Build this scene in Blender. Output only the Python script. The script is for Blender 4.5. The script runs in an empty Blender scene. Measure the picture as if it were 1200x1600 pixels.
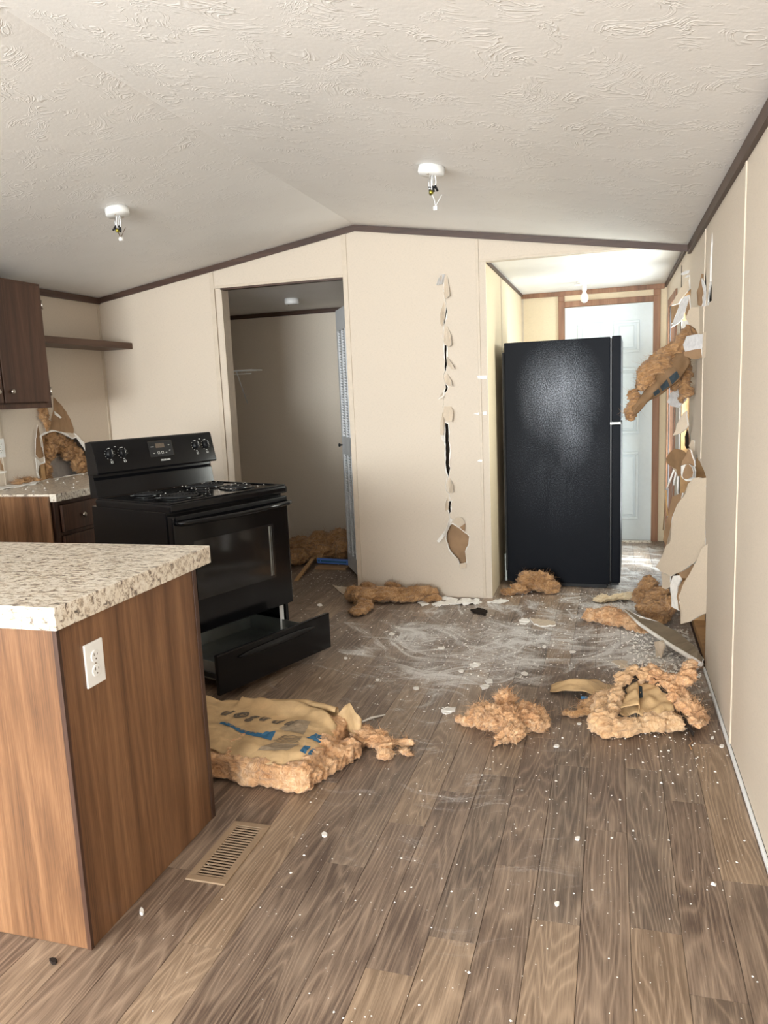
import bpy, bmesh, math, random
import numpy as np
from mathutils import Vector, Matrix, noise

random.seed(7)
S = bpy.context.scene
COL = S.collection
PI = math.pi

# ------------------------------------------------------------------ camera
CAM = Vector((0.0, 0.0, 1.40))
CR = Vector((0.95821557, 0.2828733, -0.04249259))
CU = Vector((-0.00319858, 0.15913767, 0.98725122))
CF = Vector((-0.28602918, 0.94586357, -0.15339299))
FPX = 1191.515
cd = bpy.data.cameras.new('camera'); cam = bpy.data.objects.new('camera', cd); COL.objects.link(cam)
cam.matrix_world = Matrix((
    (CR.x, CU.x, -CF.x, CAM.x), (CR.y, CU.y, -CF.y, CAM.y), (CR.z, CU.z, -CF.z, CAM.z), (0, 0, 0, 1)))
cd.sensor_fit = 'VERTICAL'; cd.sensor_height = 24.0; cd.lens = FPX / 1600 * 24.0
cd.clip_start = 0.02; cd.clip_end = 100
S.camera = cam

# ------------------------------------------------------------------ world, daylight, exposure
w = bpy.data.worlds.new('world'); S.world = w; w.use_nodes = True
w.node_tree.nodes['Background'].inputs[0].default_value = (0.86, 0.93, 1.0, 1)
w.node_tree.nodes['Background'].inputs[1].default_value = 1.2
S.view_settings.view_transform = 'Standard'; S.view_settings.look = 'None'
S.view_settings.exposure = -0.14; S.view_settings.gamma = 1.0; S.view_settings.use_curve_mapping = False

def area(name, loc, direction, sx, sy, power, color):
    l = bpy.data.lights.new(name, 'AREA'); l.shape = 'RECTANGLE'; l.size = sx; l.size_y = sy
    l.energy = power; l.color = color
    o = bpy.data.objects.new(name, l); COL.objects.link(o); o.location = loc
    o.rotation_euler = Vector(direction).to_track_quat('-Z', 'Y').to_euler()
    return o
# daylight entering unseen windows of the living end (behind the camera), aimed up to lift the ceiling, and the glazed side door of the hall
area('daylight_rear', (-1.55, -5.60, 1.35), (0, 1, 0.50), 3.0, 1.5, 950, (0.95, 0.972, 1.0))
area('daylight_side', (0.62, -1.2, 1.40), (-1, 0, 0.9), 1.8, 1.2, 50, (0.95, 0.972, 1.0))  # lamp added at an unseen right window, aimed up at the ceiling
area('daylight_left', (-3.82, -0.9, 1.40), (1, 0.25, 0.35), 1.8, 1.2, 230, (0.95, 0.972, 1.0))
area('daylight_hall', (0.66, 6.32, 1.15), (-1, -0.45, 0.10), 0.70, 1.75, 62, (0.93, 0.97, 1.0))
area('daylight_hall_window', (0.60, 5.30, 1.45), (-1, 0.15, 0.05), 0.44, 0.95, 42, (1.0, 0.97, 0.91))

# ------------------------------------------------------------------ pixel helpers (frame 1200x1600) giving world points
def ray(p): return CF * FPX + CR * (p[0] - 600) - CU * (p[1] - 800)
def onz(p, z):
    d = ray(p); return CAM + d * ((z - CAM.z) / d.z)
def ony(p, y):
    d = ray(p); return CAM + d * (y / d.y)
def onx(p, x):
    d = ray(p); return CAM + d * (x / d.x)
def onplane(p, P0, n):
    d = ray(p); n = Vector(n); return CAM + d * ((Vector(P0) - CAM).dot(n) / d.dot(n))

# ------------------------------------------------------------------ node helpers
class N:
    def __init__(s, name, rough=0.5, spec=0.5, metal=0.0):
        s.m = bpy.data.materials.new(name); s.m.use_nodes = True
        s.t = s.m.node_tree; s.b = s.t.nodes['Principled BSDF']
        s.b.inputs['Roughness'].default_value = rough
        s.b.inputs['Specular IOR Level'].default_value = spec
        s.b.inputs['Metallic'].default_value = metal
    def n(s, typ, ins=None, **kw):
        x = s.t.nodes.new(typ)
        for k, v in kw.items(): setattr(x, k, v)
        for k, v in (ins or {}).items():
            if isinstance(v, bpy.types.NodeSocket): s.t.links.new(v, x.inputs[k])
            else: x.inputs[k].default_value = v
        return x
    def coord(s, kind='Object', scale=(1, 1, 1), offset=None):
        c = s.n('ShaderNodeTexCoord').outputs[kind]
        if kind == 'World': pass
        mp = s.n('ShaderNodeMapping', {'Vector': c, 'Scale': scale})
        if offset is not None: s.t.links.new(offset, mp.inputs['Location'])
        return mp.outputs[0]
    def pos(s, scale=(1, 1, 1)):
        g = s.n('ShaderNodeNewGeometry').outputs['Position']
        return s.n('ShaderNodeMapping', {'Vector': g, 'Scale': scale}).outputs[0]
    def noise(s, vec, scale=5, detail=4, rough=0.55, dist=0.0):
        return s.n('ShaderNodeTexNoise', {'Vector': vec, 'Scale': scale, 'Detail': detail, 'Roughness': rough, 'Distortion': dist}).outputs['Fac']
    def math(s, op, a, b=0.0, clamp=False):
        return s.n('ShaderNodeMath', {0: a, 1: b}, operation=op, use_clamp=clamp).outputs[0]
    def ramp(s, fac, stops, interp='LINEAR'):
        r = s.n('ShaderNodeValToRGB', {'Fac': fac}); r.color_ramp.interpolation = interp
        e = r.color_ramp.elements
        while len(e) > 1: e.remove(e[-1])
        for i, (p, c) in enumerate(stops):
            q = e[0] if i == 0 else e.new(p)
            q.position = p; q.color = (c if isinstance(c, tuple) else (c, c, c)) + (1,)
        return r.outputs['Color']
    def mix(s, fac, a, b, blend='MIX'):
        x = s.n('ShaderNodeMix', data_type='RGBA', blend_type=blend)
        for sock, v in ((x.inputs[0], fac), (x.inputs[6], a), (x.inputs[7], b)):
            if isinstance(v, bpy.types.NodeSocket): s.t.links.new(v, sock)
            elif isinstance(v, tuple): sock.default_value = v + (1,)
            else: sock.default_value = v
        return x.outputs[2]
    def color(s, c):
        if isinstance(c, tuple): s.b.inputs['Base Color'].default_value = c + (1,)
        else: s.t.links.new(c, s.b.inputs['Base Color'])
        return s
    def rough(s, r): s.t.links.new(r, s.b.inputs['Roughness']); return s
    def bump(s, h, strength=0.3, dist=0.01):
        b = s.n('ShaderNodeBump', {'Height': h, 'Strength': strength, 'Distance': dist})
        s.t.links.new(b.outputs[0], s.b.inputs['Normal']); return s

def srgb(r, g, b):
    f = lambda c: (c / 255 / 12.92) if c <= 10 else (((c / 255) + 0.055) / 1.055) ** 2.4
    return (f(r), f(g), f(b))

def plain(name, c, rough=0.5, spec=0.5, metal=0.0, var=0.12, scale=30, bump=0.0):
    m = N(name, rough, spec, metal)
    v = m.coord('Object')
    f = m.noise(v, scale, 3)
    d = tuple(x * (1 - var) for x in c); l = tuple(min(1, x * (1 + var)) for x in c)
    m.color(m.ramp(f, [(0.3, d), (0.7, l)]))
    if bump: m.bump(f, bump, 0.004)
    return m.m

def wall_mat(name, c):
    m = N(name, 0.62, 0.3)
    v = m.pos()
    a = m.noise(m.pos((60, 60, 700)), 1, 2); b = m.noise(m.pos((700, 700, 60)), 1, 2)
    linen = m.math('ADD', a, b)
    big = m.noise(v, 2.5, 3)
    col = m.mix(m.ramp(linen, [(0.7, 0.0), (1.3, 1.0)]), tuple(x * 0.90 for x in c), tuple(min(1, x * 1.06) for x in c))
    col = m.mix(m.math('MULTIPLY', big, 0.14), col, tuple(x * 0.8 for x in c))
    m.color(col); m.bump(linen, 0.15, 0.001)
    return m.m

M = {}
M['wall'] = wall_mat('beige_linen_wallboard', srgb(206, 193, 177))
M['wall_warm'] = wall_mat('warm_linen_wallboard', srgb(220, 203, 174))  # same board as wall, the hall's warm light painted into its colour
M['paper_grey'] = plain('grey_brown_board_paper', srgb(134, 120, 102), 0.8, 0.2, var=0.15, scale=12)
M['wall_pale'] = wall_mat('pale_linen_wallboard', srgb(226, 214, 198))  # wall colour raised to brighten the dim closet
M['wall_flap'] = plain('beige_wallpaper_face', srgb(206, 190, 170), 0.65, 0.25, var=0.05, scale=140, bump=0.1)
M['batten'] = plain('beige_batten', srgb(203, 189, 171), 0.5, 0.4, var=0.05)
M['paper_brown'] = plain('brown_board_paper', srgb(156, 126, 97), 0.8, 0.2, var=0.15, scale=12)
M['gypsum'] = plain('white_gypsum', srgb(236, 232, 226), 0.85, 0.2, var=0.08, scale=40, bump=0.4)
M['gypsum_grey'] = plain('grey_gypsum_paper', srgb(205, 203, 203), 0.85, 0.2, var=0.12, scale=60, bump=0.5)
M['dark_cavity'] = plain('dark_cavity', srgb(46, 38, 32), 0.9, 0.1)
M['outer_skin'] = plain('grey_outer_sheathing', srgb(172, 164, 158), 0.7, 0.2)
M['lumber'] = plain('pine_lumber', srgb(186, 148, 104), 0.6, 0.3, var=0.15, scale=20)
M['white_plastic'] = plain('white_plastic', srgb(238, 238, 236), 0.35, 0.5, var=0.02)
M['door_paint'] = plain('white_door_paint', srgb(214, 222, 226), 0.4, 0.4, var=0.02)
M['white_paint'] = plain('white_paint', srgb(235, 237, 238), 0.4, 0.5, var=0.03)
M['grey_paint'] = plain('off_white_door_paint', srgb(208, 210, 212), 0.5, 0.4, var=0.04)
M['chrome'] = plain('brushed_nickel', srgb(205, 195, 182), 0.3, 0.5, 1.0, var=0.03)
M['steel'] = plain('galvanised_steel', srgb(150, 154, 152), 0.42, 0.5, 0.85, var=0.12, scale=8)
M['black_gloss'] = plain('black_enamel', (0.005, 0.005, 0.006), 0.14, 0.32, var=0.2)
M['black_satin'] = plain('black_plastic', (0.008, 0.008, 0.009), 0.35, 0.3, var=0.2)
M['black_matte'] = plain('black_iron', (0.016, 0.016, 0.017), 0.6, 0.3, var=0.2)
M['glass_dark'] = plain('dark_oven_glass', (0.012, 0.012, 0.013), 0.08, 0.6, var=0.1)
M['white_print'] = plain('white_print', srgb(205, 205, 200), 0.6, 0.2, var=0.02)
M['register'] = plain('tan_register_paint', srgb(150, 127, 103), 0.45, 0.4, var=0.06)
M['tape'] = plain('white_tape', srgb(240, 240, 240), 0.4, 0.4, var=0.03)
M['rope'] = plain('blue_plastic', srgb(90, 130, 215), 0.4, 0.4, var=0.05)
M['dirt'] = plain('dark_lump', srgb(45, 38, 34), 0.9, 0.1)  # dark scraps, and the painted shade down the register duct
M['brass'] = plain('brass', srgb(150, 140, 60), 0.4, 0.5, 0.8)
M['copper'] = plain('bare_wire', srgb(120, 95, 70), 0.4, 0.5, 0.8)
M['blue_ink'] = plain('blue_ink', srgb(58, 104, 138), 0.75, 0.2, var=0.12, scale=90)
M['grey_ink'] = plain('grey_ink', srgb(104, 92, 80), 0.75, 0.2, var=0.15, scale=90)
M['dark_ink'] = plain('dark_blue_grey_ink', srgb(52, 62, 68), 0.75, 0.2, var=0.15, scale=90)
M['pale_ink'] = plain('pale_grey_ink', srgb(150, 132, 110), 0.75, 0.2, var=0.15, scale=90)

def bulb_mat():
    m = N('frosted_bulb_glass', 0.3, 0.5); m.color(srgb(245, 244, 240))
    m.b.inputs['Transmission Weight'].default_value = 0.15
    return m.m
M['bulb'] = bulb_mat()
def pane_mat():
    m = N('clear_glass', 0.05, 0.5); out = m.t.nodes['Material Output']
    tr = m.n('ShaderNodeBsdfTransparent', {'Color': (0.94, 0.97, 0.96, 1)}); gl = m.n('ShaderNodeBsdfGlossy', {'Roughness': 0.03})
    x = m.n('ShaderNodeMixShader', {0: 0.06}); m.t.links.new(tr.outputs[0], x.inputs[1]); m.t.links.new(gl.outputs[0], x.inputs[2])
    m.t.links.new(x.outputs[0], out.inputs['Surface'])
    return m.m
M['pane'] = pane_mat()

def ceiling_mat():
    m = N('stomped_white_ceiling', 0.48, 0.4)
    v = m.pos()
    big = m.noise(v, 3.0, 2)
    wv = m.n('ShaderNodeVectorMath', {0: m.pos((1, 1.7, 1)), 1: m.n('ShaderNodeVectorMath', {0: m.n('ShaderNodeTexNoise', {'Vector': v, 'Scale': 4.5, 'Detail': 1.0}).outputs['Color'], 1: (1.1, 1.1, 0)}, operation='MULTIPLY').outputs[0]}, operation='ADD').outputs[0]
    n1 = m.noise(wv, 17, 2, 0.5, 0.3)
    ridge = m.math('SUBTRACT', 1.0, m.math('MULTIPLY', m.math('ABSOLUTE', m.math('SUBTRACT', n1, 0.5)), 15), clamp=True)
    mask = m.ramp(m.noise(v, 9.0, 2), [(0.48, 0.0), (0.60, 1.0)])
    fine = m.noise(v, 60, 3)
    h = m.math('ADD', m.math('MULTIPLY', ridge, mask), m.math('MULTIPLY', fine, 0.30))
    m.color(m.mix(big, srgb(242, 240, 237), srgb(232, 229, 225)))
    m.bump(h, 0.36, 0.005)
    return m.m
M['ceiling'] = ceiling_mat()

def wood_mat(name, dark, mid, light, axis='Z', rough=0.4, bands=9.0):
    m = N(name, rough, 0.4)
    st = {'Z': lambda a, b: (a, a, b), 'Y': lambda a, b: (a, b, a), 'X': lambda a, b: (b, a, a)}[axis]
    broad = m.noise(m.coord('Object', st(bands, 0.15)), 1, 2, 0.5)
    fig = m.noise(m.coord('Object', st(7, 0.35)), 1, 1.5, 0.4, 0.1)
    ring = m.math('PINGPONG', m.math('MULTIPLY', fig, 26), 1.0)
    fine = m.noise(m.coord('Object', st(260, 7)), 1, 4, 0.65)
    f = m.math('ADD', m.math('MULTIPLY', broad, 0.75), m.math('MULTIPLY', fine, 0.5))
    f = m.math('ADD', f, m.math('MULTIPLY', ring, 0.13))
    f = m.math('SUBTRACT', f, 0.18)
    m.color(m.ramp(f, [(0.28, dark), (0.5, mid), (0.74, light)]))
    m.bump(fine, 0.08, 0.001)
    return m.m
M['cab'] = wood_mat('walnut_laminate', srgb(78, 53, 36), srgb(116, 82, 56), srgb(150, 111, 79))
M['cab_dark'] = wood_mat('dark_walnut_laminate', srgb(50, 33, 25), srgb(72, 48, 36), srgb(94, 66, 50), rough=0.45)  # cab tone darkened for kitchen shade, shared by the peninsula's corner trims
M['cab_dark_y'] = wood_mat('dark_walnut_shelf', srgb(62, 43, 32), srgb(86, 61, 46), srgb(104, 76, 58), 'Y')
M['trim'] = wood_mat('dark_brown_trim', srgb(58, 42, 35), srgb(74, 54, 45), srgb(90, 68, 57), 'X', 0.45)
M['trim_y'] = wood_mat('dark_brown_trim_y', srgb(58, 42, 35), srgb(74, 54, 45), srgb(90, 68, 57), 'Y', 0.45)
M['casing'] = wood_mat('oak_casing', srgb(104, 70, 48), srgb(132, 92, 66), srgb(154, 112, 82), 'Z', 0.45)

def granite():
    m = N('granite_look_laminate', 0.28, 0.5)
    v = m.coord('Object'); vs = m.coord('Object', (1, 1.7, 1.4))
    n1 = m.noise(vs, 38, 5, 0.7, 0.6); n2 = m.noise(v, 95, 4, 0.7); n3 = m.noise(vs, 14, 3, 0.6)
    c = m.ramp(n1, [(0.36, srgb(96, 88, 84)), (0.43, srgb(176, 160, 142)), (0.5, srgb(226, 216, 200)), (0.68, srgb(238, 232, 220))])
    c = m.mix(m.ramp(n2, [(0.55, 0.0), (0.68, 0.75)]), c, srgb(146, 122, 98))
    c = m.mix(m.ramp(n3, [(0.50, 0.0), (0.70, 0.45)]), c, srgb(206, 190, 168))
    m.color(c); return m.m
M['granite'] = granite()

def plank_mat(name='vinyl_oak_plank'):
    m = N(name, 0.42, 0.42)
    rnd = m.n('ShaderNodeObjectInfo').outputs['Random']
    off = m.n('ShaderNodeCombineXYZ', {0: m.math('MULTIPLY', rnd, 37.0), 1: m.math('MULTIPLY', rnd, 91.0), 2: m.math('MULTIPLY', rnd, 13.0)}).outputs[0]
    P = lambda s: m.coord('Object', s, off)
    fig = m.noise(P((9, 0.9, 1)), 1, 1.5, 0.4, 0.2)
    ring = m.math('PINGPONG', m.math('MULTIPLY', fig, 38), 1.0)
    ring = m.ramp(ring, [(0.0, 0.0), (0.5, 0.2), (0.72, 0.45), (0.95, 1.0)])
    fine = m.noise(P((250, 7, 1)), 1, 5, 0.72)
    blot = m.noise(P((10, 3, 1)), 1, 3)
    base = m.ramp(rnd, [(0.0, srgb(92, 76, 66)), (0.22, srgb(108, 88, 76)), (0.45, srgb(126, 104, 88)), (0.62, srgb(112, 96, 84)), (0.80, srgb(150, 126, 104)), (1.0, srgb(168, 140, 112))])
    lightc = m.mix(0.46, base, srgb(198, 174, 150)); darkc = m.mix(0.55, base, srgb(64, 50, 42))
    f = m.math('ADD', m.math('MULTIPLY', ring, 0.20), m.math('MULTIPLY', fine, 0.75))
    f = m.math('ADD', f, m.math('MULTIPLY', m.math('SUBTRACT', blot, 0.5), 0.5))
    c = m.mix(m.ramp(f, [(0.30, 0.0), (0.50, 0.5), (0.75, 1.0)]), darkc, lightc)
    # plaster dust trodden into the floor (stays where it lies)
    g = m.n('ShaderNodeNewGeometry').outputs['Position']
    def blob(cx, cy, rx, ry):
        q = m.n('ShaderNodeMapping', {'Vector': g, 'Location': (-cx / rx, -cy / ry, 0), 'Scale': (1 / rx, 1 / ry, 0)}).outputs[0]
        L = m.n('ShaderNodeVectorMath', {0: q}, operation='LENGTH').outputs['Value']
        return m.math('SUBTRACT', 1.0, L, clamp=True)
    a = m.math('ADD', m.math('MULTIPLY', blob(-0.68, 4.25, 1.30, 1.15), 0.92), m.math('MULTIPLY', blob(0.15, 4.9, 0.7, 1.3), 0.75))
    a = m.math('ADD', a, m.math('MULTIPLY', blob(-0.8, 3.2, 1.0, 1.3), 0.35))
    a = m.math('ADD', a, m.math('MULTIPLY', blob(0.30, 4.0, 0.42, 0.7), 0.7))
    a = m.math('ADD', a, m.math('MULTIPLY', blob(0.1, 6.3, 0.9, 1.3), 0.9))
    a = m.math('ADD', a, m.math('MULTIPLY', blob(-0.4, 2.0, 0.6, 0.7), 0.14))
    warp = m.n('ShaderNodeVectorMath', {0: m.n('ShaderNodeMapping', {'Vector': g, 'Rotation': (0, 0, 0.5), 'Scale': (1.0, 2.6, 1)}).outputs[0],
               1: m.n('ShaderNodeVectorMath', {0: m.n('ShaderNodeTexNoise', {'Vector': g, 'Scale': 1.6, 'Detail': 2.0}).outputs['Color'], 1: (1.4, 1.4, 0)}, operation='MULTIPLY').outputs[0]}, operation='ADD').outputs[0]
    def arcs(cx, cy, fr, fa):
        wq = m.n('ShaderNodeVectorMath', {0: g, 1: m.n('ShaderNodeVectorMath', {0: m.n('ShaderNodeTexNoise', {'Vector': g, 'Scale': 1.7, 'Detail': 2.0}).outputs['Color'], 1: (0.5, 0.5, 0)}, operation='MULTIPLY').outputs[0]}, operation='ADD').outputs[0]
        q = m.n('ShaderNodeVectorMath', {0: wq, 1: (cx + .25, cy + .25, 0)}, operation='SUBTRACT').outputs[0]
        L = m.n('ShaderNodeVectorMath', {0: q}, operation='LENGTH').outputs['Value']
        sp = m.n('ShaderNodeSeparateXYZ', {0: q})
        th = m.math('ARCTAN2', sp.outputs[1], sp.outputs[0])
        v = m.n('ShaderNodeCombineXYZ', {0: m.math('MULTIPLY', L, fr), 1: m.math('MULTIPLY', th, fa), 2: cx}).outputs[0]
        return m.noise(v, 1, 7, 0.72, 0.0)
    cloud = m.noise(g, 3.2, 4, 0.6)
    streak = m.math('MAXIMUM', arcs(-1.25, 4.55, 17, 1.5), m.math('MAXIMUM', arcs(-.25, 4.9, 21, 1.3), m.math('MULTIPLY', m.noise(warp, 7.0, 7, 0.7, 0.1), .95)))
    streak = m.math('ADD', m.math('SUBTRACT', streak, 0.115), m.math('MULTIPLY', m.math('SUBTRACT', cloud, 0.5), 0.55))
    speck = m.noise(g, 120, 4, 0.8)
    d = m.math('ADD', m.math('MULTIPLY', m.math('SUBTRACT', streak, 0.5), 3.3), m.math('MULTIPLY', m.math('SUBTRACT', speck, 0.5), 1.1))
    d = m.math('ADD', d, m.math('MULTIPLY', a, 0.72))
    dust = m.ramp(d, [(0.10, 0.0), (0.34, 0.34), (0.66, 0.94)])
    dust = m.math('ADD', m.math('MULTIPLY', dust, m.ramp(a, [(0.02, 0.0), (0.22, 1.0)])), m.math('MULTIPLY', a, 0.16), clamp=True)
    c = m.mix(dust, c, srgb(216, 213, 210))
    m.color(c)
    m.rough(m.math('ADD', 0.36, m.math('MULTIPLY', dust, 0.45)))
    m.bump(fine, 0.10, 0.0008)
    return m.m
M['plank'] = plank_mat()
M['joint'] = plain('dark_floor_joint', srgb(70, 54, 44), 0.8, 0.2)

def fluff_mat(name, dark, mid, light):
    m = N(name, 0.95, 0.1)
    def warp(sc, amt):
        return m.n('ShaderNodeVectorMath', {0: m.coord('Object'), 1: m.n('ShaderNodeVectorMath', {0: m.n('ShaderNodeTexNoise', {'Vector': m.coord('Object'), 'Scale': sc, 'Detail': 2.0}).outputs['Color'], 1: (amt, amt, amt)}, operation='MULTIPLY').outputs[0]}, operation='ADD').outputs[0]
    def st(v, sc): return m.n('ShaderNodeMapping', {'Vector': v, 'Scale': sc}).outputs[0]
    w = warp(8.0, 0.16)
    f1 = m.noise(st(w, (30, 30, 210)), 1, 5, 0.7); f2 = m.noise(st(w, (190, 40, 60)), 1, 5, 0.7)
    f3 = m.noise(m.coord('Object'), 15, 3); pick = m.ramp(m.noise(m.coord('Object'), 9, 2), [(0.45, 0.0), (0.55, 1.0)])
    fib = m.mix(pick, f1, f2)
    f = m.math('ADD', m.math('MULTIPLY', fib, 0.75), m.math('MULTIPLY', f3, 0.4))
    m.color(m.ramp(f, [(0.40, dark), (0.56, mid), (0.74, light)]))
    m.bump(fib, 0.8, 0.008)
    m.b.inputs['Sheen Weight'].default_value = 0.25
    return m.m
M['fluff'] = fluff_mat('orange_glass_wool', srgb(156, 108, 70), srgb(210, 162, 118), srgb(244, 210, 170))
M['fluff_brown'] = fluff_mat('brown_glass_wool', srgb(114, 80, 50), srgb(164, 123, 82), srgb(206, 167, 124))
M['fluff_cream'] = fluff_mat('cream_glass_wool', srgb(200, 172, 134), srgb(232, 210, 174), srgb(246, 232, 206))
M['fluff_pale'] = fluff_mat('pale_glass_wool', srgb(176, 132, 92), srgb(212, 172, 130), srgb(236, 206, 168))

def kraft_mat(name, c):
    m = N(name, 0.6, 0.3)
    n1 = m.noise(m.coord('Object'), 16, 5, 0.6, 0.5); n2 = m.noise(m.coord('Object', (1, 2, 1)), 5, 2)
    f = m.math('ADD', m.math('MULTIPLY', n1, 0.6), m.math('MULTIPLY', n2, 0.5))
    m.color(m.ramp(f, [(0.35, tuple(x * 0.72 for x in c)), (0.55, c), (0.75, tuple(min(1, x * 1.25) for x in c))]))
    m.bump(n1, 0.5, 0.006)
    return m.m
M['kraft'] = kraft_mat('kraft_paper', srgb(192, 161, 120))
M['kraft_dark'] = kraft_mat('stained_kraft_paper', srgb(128, 100, 72))

def fridge_mat():
    m = N('pebbled_black_with_dust', 0.42, 0.06)
    v = m.coord('Object')
    peb = m.noise(v, 190, 2, 0.5)
    g = m.coord('Object')
    sp = m.n('ShaderNodeSeparateXYZ', {0: g})
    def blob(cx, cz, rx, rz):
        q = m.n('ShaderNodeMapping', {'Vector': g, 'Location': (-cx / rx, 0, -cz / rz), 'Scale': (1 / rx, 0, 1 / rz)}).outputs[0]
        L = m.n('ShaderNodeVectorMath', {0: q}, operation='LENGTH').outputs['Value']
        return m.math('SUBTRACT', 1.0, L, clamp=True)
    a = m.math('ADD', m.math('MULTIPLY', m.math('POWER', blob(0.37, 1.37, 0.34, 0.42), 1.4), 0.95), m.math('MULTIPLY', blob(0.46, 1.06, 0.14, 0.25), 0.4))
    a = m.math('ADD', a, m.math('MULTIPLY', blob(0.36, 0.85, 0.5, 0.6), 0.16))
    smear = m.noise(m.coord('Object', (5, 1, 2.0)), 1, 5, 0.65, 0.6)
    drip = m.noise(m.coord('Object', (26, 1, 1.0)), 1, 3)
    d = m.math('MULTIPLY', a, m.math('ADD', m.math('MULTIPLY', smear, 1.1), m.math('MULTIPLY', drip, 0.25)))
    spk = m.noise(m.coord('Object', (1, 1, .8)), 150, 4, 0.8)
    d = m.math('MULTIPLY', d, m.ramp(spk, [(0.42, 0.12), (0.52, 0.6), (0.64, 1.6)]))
    dust = m.ramp(d, [(0.02, 0.0), (0.70, 0.8)])  # window glint painted into the colour along with the pale dust
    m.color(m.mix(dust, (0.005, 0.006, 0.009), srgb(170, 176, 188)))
    m.bump(peb, 0.3, 0.002)
    return m.m
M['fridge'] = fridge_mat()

# ------------------------------------------------------------------ mesh builder
class MB:
    def __init__(s): s.bm = bmesh.new()
    def box(s, x0, x1, y0, y1, z0, z1, bev=0.0, mi=0, rot=None):
        g = bmesh.ops.create_cube(s.bm, size=1)
        vs = g['verts']
        for v in vs:
            v.co = Vector(((x0 + x1) / 2 + v.co.x * (x1 - x0), (y0 + y1) / 2 + v.co.y * (y1 - y0), (z0 + z1) / 2 + v.co.z * (z1 - z0)))
        fs = list({f for v in vs for f in v.link_faces})
        for f in fs: f.material_index = mi
        if rot is not None:
            bmesh.ops.transform(s.bm, matrix=rot, verts=vs)
        if bev > 0:
            es = list({e for v in vs for e in v.link_edges})
            bmesh.ops.bevel(s.bm, geom=es, offset=bev, segments=2, affect='EDGES', profile=0.6)
        return s
    def lathe(s, prof, center=(0, 0, 0), axis='Z', seg=24, mi=0):
        rings = []
        for r, h in prof:
            ring = []
            for i in range(seg):
                a = 2 * PI * i / seg
                p = {'Z': (r * math.cos(a), r * math.sin(a), h), 'Y': (r * math.cos(a), h, r * math.sin(a)), 'X': (h, r * math.cos(a), r * math.sin(a))}[axis]
                ring.append(s.bm.verts.new(Vector(center) + Vector(p)))
            rings.append(ring)
        for a, b in zip(rings, rings[1:]):
            for i in range(seg):
                f = s.bm.faces.new((a[i], a[(i + 1) % seg], b[(i + 1) % seg], b[i])); f.material_index = mi; f.smooth = True
        for ring in (rings[0], rings[-1]):
            f = s.bm.faces.new(ring); f.material_index = mi
        return s
    def tube(s, pts, r, seg=8, mi=0, closed=False):
        pts = [Vector(p) for p in pts]; n = len(pts); rings = []
        rr = r if isinstance(r, (list, tuple)) else [r] * n
        up = Vector((0, 0, 1))
        for i, p in enumerate(pts):
            a = pts[i - 1] if (i > 0 or closed) else p
            b = pts[(i + 1) % n] if (i < n - 1 or closed) else p
            t = (b - a).normalized()
            ref = up if abs(t.dot(up)) < 0.95 else Vector((1, 0, 0))
            u = t.cross(ref).normalized(); v = t.cross(u).normalized()
            rings.append([s.bm.verts.new(p + (u * math.cos(2 * PI * k / seg) + v * math.sin(2 * PI * k / seg)) * rr[i]) for k in range(seg)])
        m = n if closed else n - 1
        for i in range(m):
            a, b = rings[i], rings[(i + 1) % n]
            for k in range(seg):
                f = s.bm.faces.new((a[k], a[(k + 1) % seg], b[(k + 1) % seg], b[k])); f.smooth = True; f.material_index = mi
        if not closed:
            for ring in (rings[0], rings[-1]):
                f = s.bm.faces.new(ring); f.material_index = mi
        return s
    def prism(s, poly, axis, a0, a1, mi=0, bev=0.0):
        # poly in the two remaining axes, in order (X: y,z / Y: x,z / Z: x,y)
        def P(u, v, a): return {'X': (a, u, v), 'Y': (u, a, v), 'Z': (u, v, a)}[axis]
        A = [s.bm.verts.new(P(u, v, a0)) for u, v in poly]; B = [s.bm.verts.new(P(u, v, a1)) for u, v in poly]
        fs = [s.bm.faces.new(A), s.bm.faces.new(B[::-1])]
        n = len(poly)
        for i in range(n): fs.append(s.bm.faces.new((A[i], B[i], B[(i + 1) % n], A[(i + 1) % n])))
        for f in fs: f.material_index = mi
        if bev > 0:
            es = list({e for v in A + B for e in v.link_edges})
            bmesh.ops.bevel(s.bm, geom=es, offset=bev, segments=2, affect='EDGES', profile=0.6)
        return s
    def build(s, name, mats, parent=None, loc=None, recalc=True, smooth=False):
        if recalc: bmesh.ops.recalc_face_normals(s.bm, faces=s.bm.faces)
        me = bpy.data.meshes.new(name); s.bm.to_mesh(me); s.bm.free()
        if smooth:
            for p in me.polygons: p.use_smooth = True
        for m in (mats if isinstance(mats, (list, tuple)) else [mats]): me.materials.append(M[m] if isinstance(m, str) else m)
        return link(name, me, parent, loc)

def link(name, me, parent=None, loc=None):
    o = bpy.data.objects.new(name, me); COL.objects.link(o)
    if parent is not None: o.parent = parent
    if loc is not None: o.location = loc
    return o

def tag(o, label=None, cat=None, group=None, kind=None):
    if label: o['label'] = label
    if cat: o['category'] = cat
    if group: o['group'] = group
    if kind: o['kind'] = kind
    return o

def thing(name, label, cat, loc=(0, 0, 0), rz=0.0, group=None):
    o = bpy.data.objects.new(name, None); COL.objects.link(o); o.location = loc; o.rotation_euler = (0, 0, rz)
    o.empty_display_size = 0.1
    return tag(o, label, cat, group)

def structure(name, label, cat='structure', loc=None):
    o = bpy.data.objects.new(name, None); COL.objects.link(o)
    if loc: o.location = loc
    return tag(o, label, cat, None, 'structure')

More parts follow.
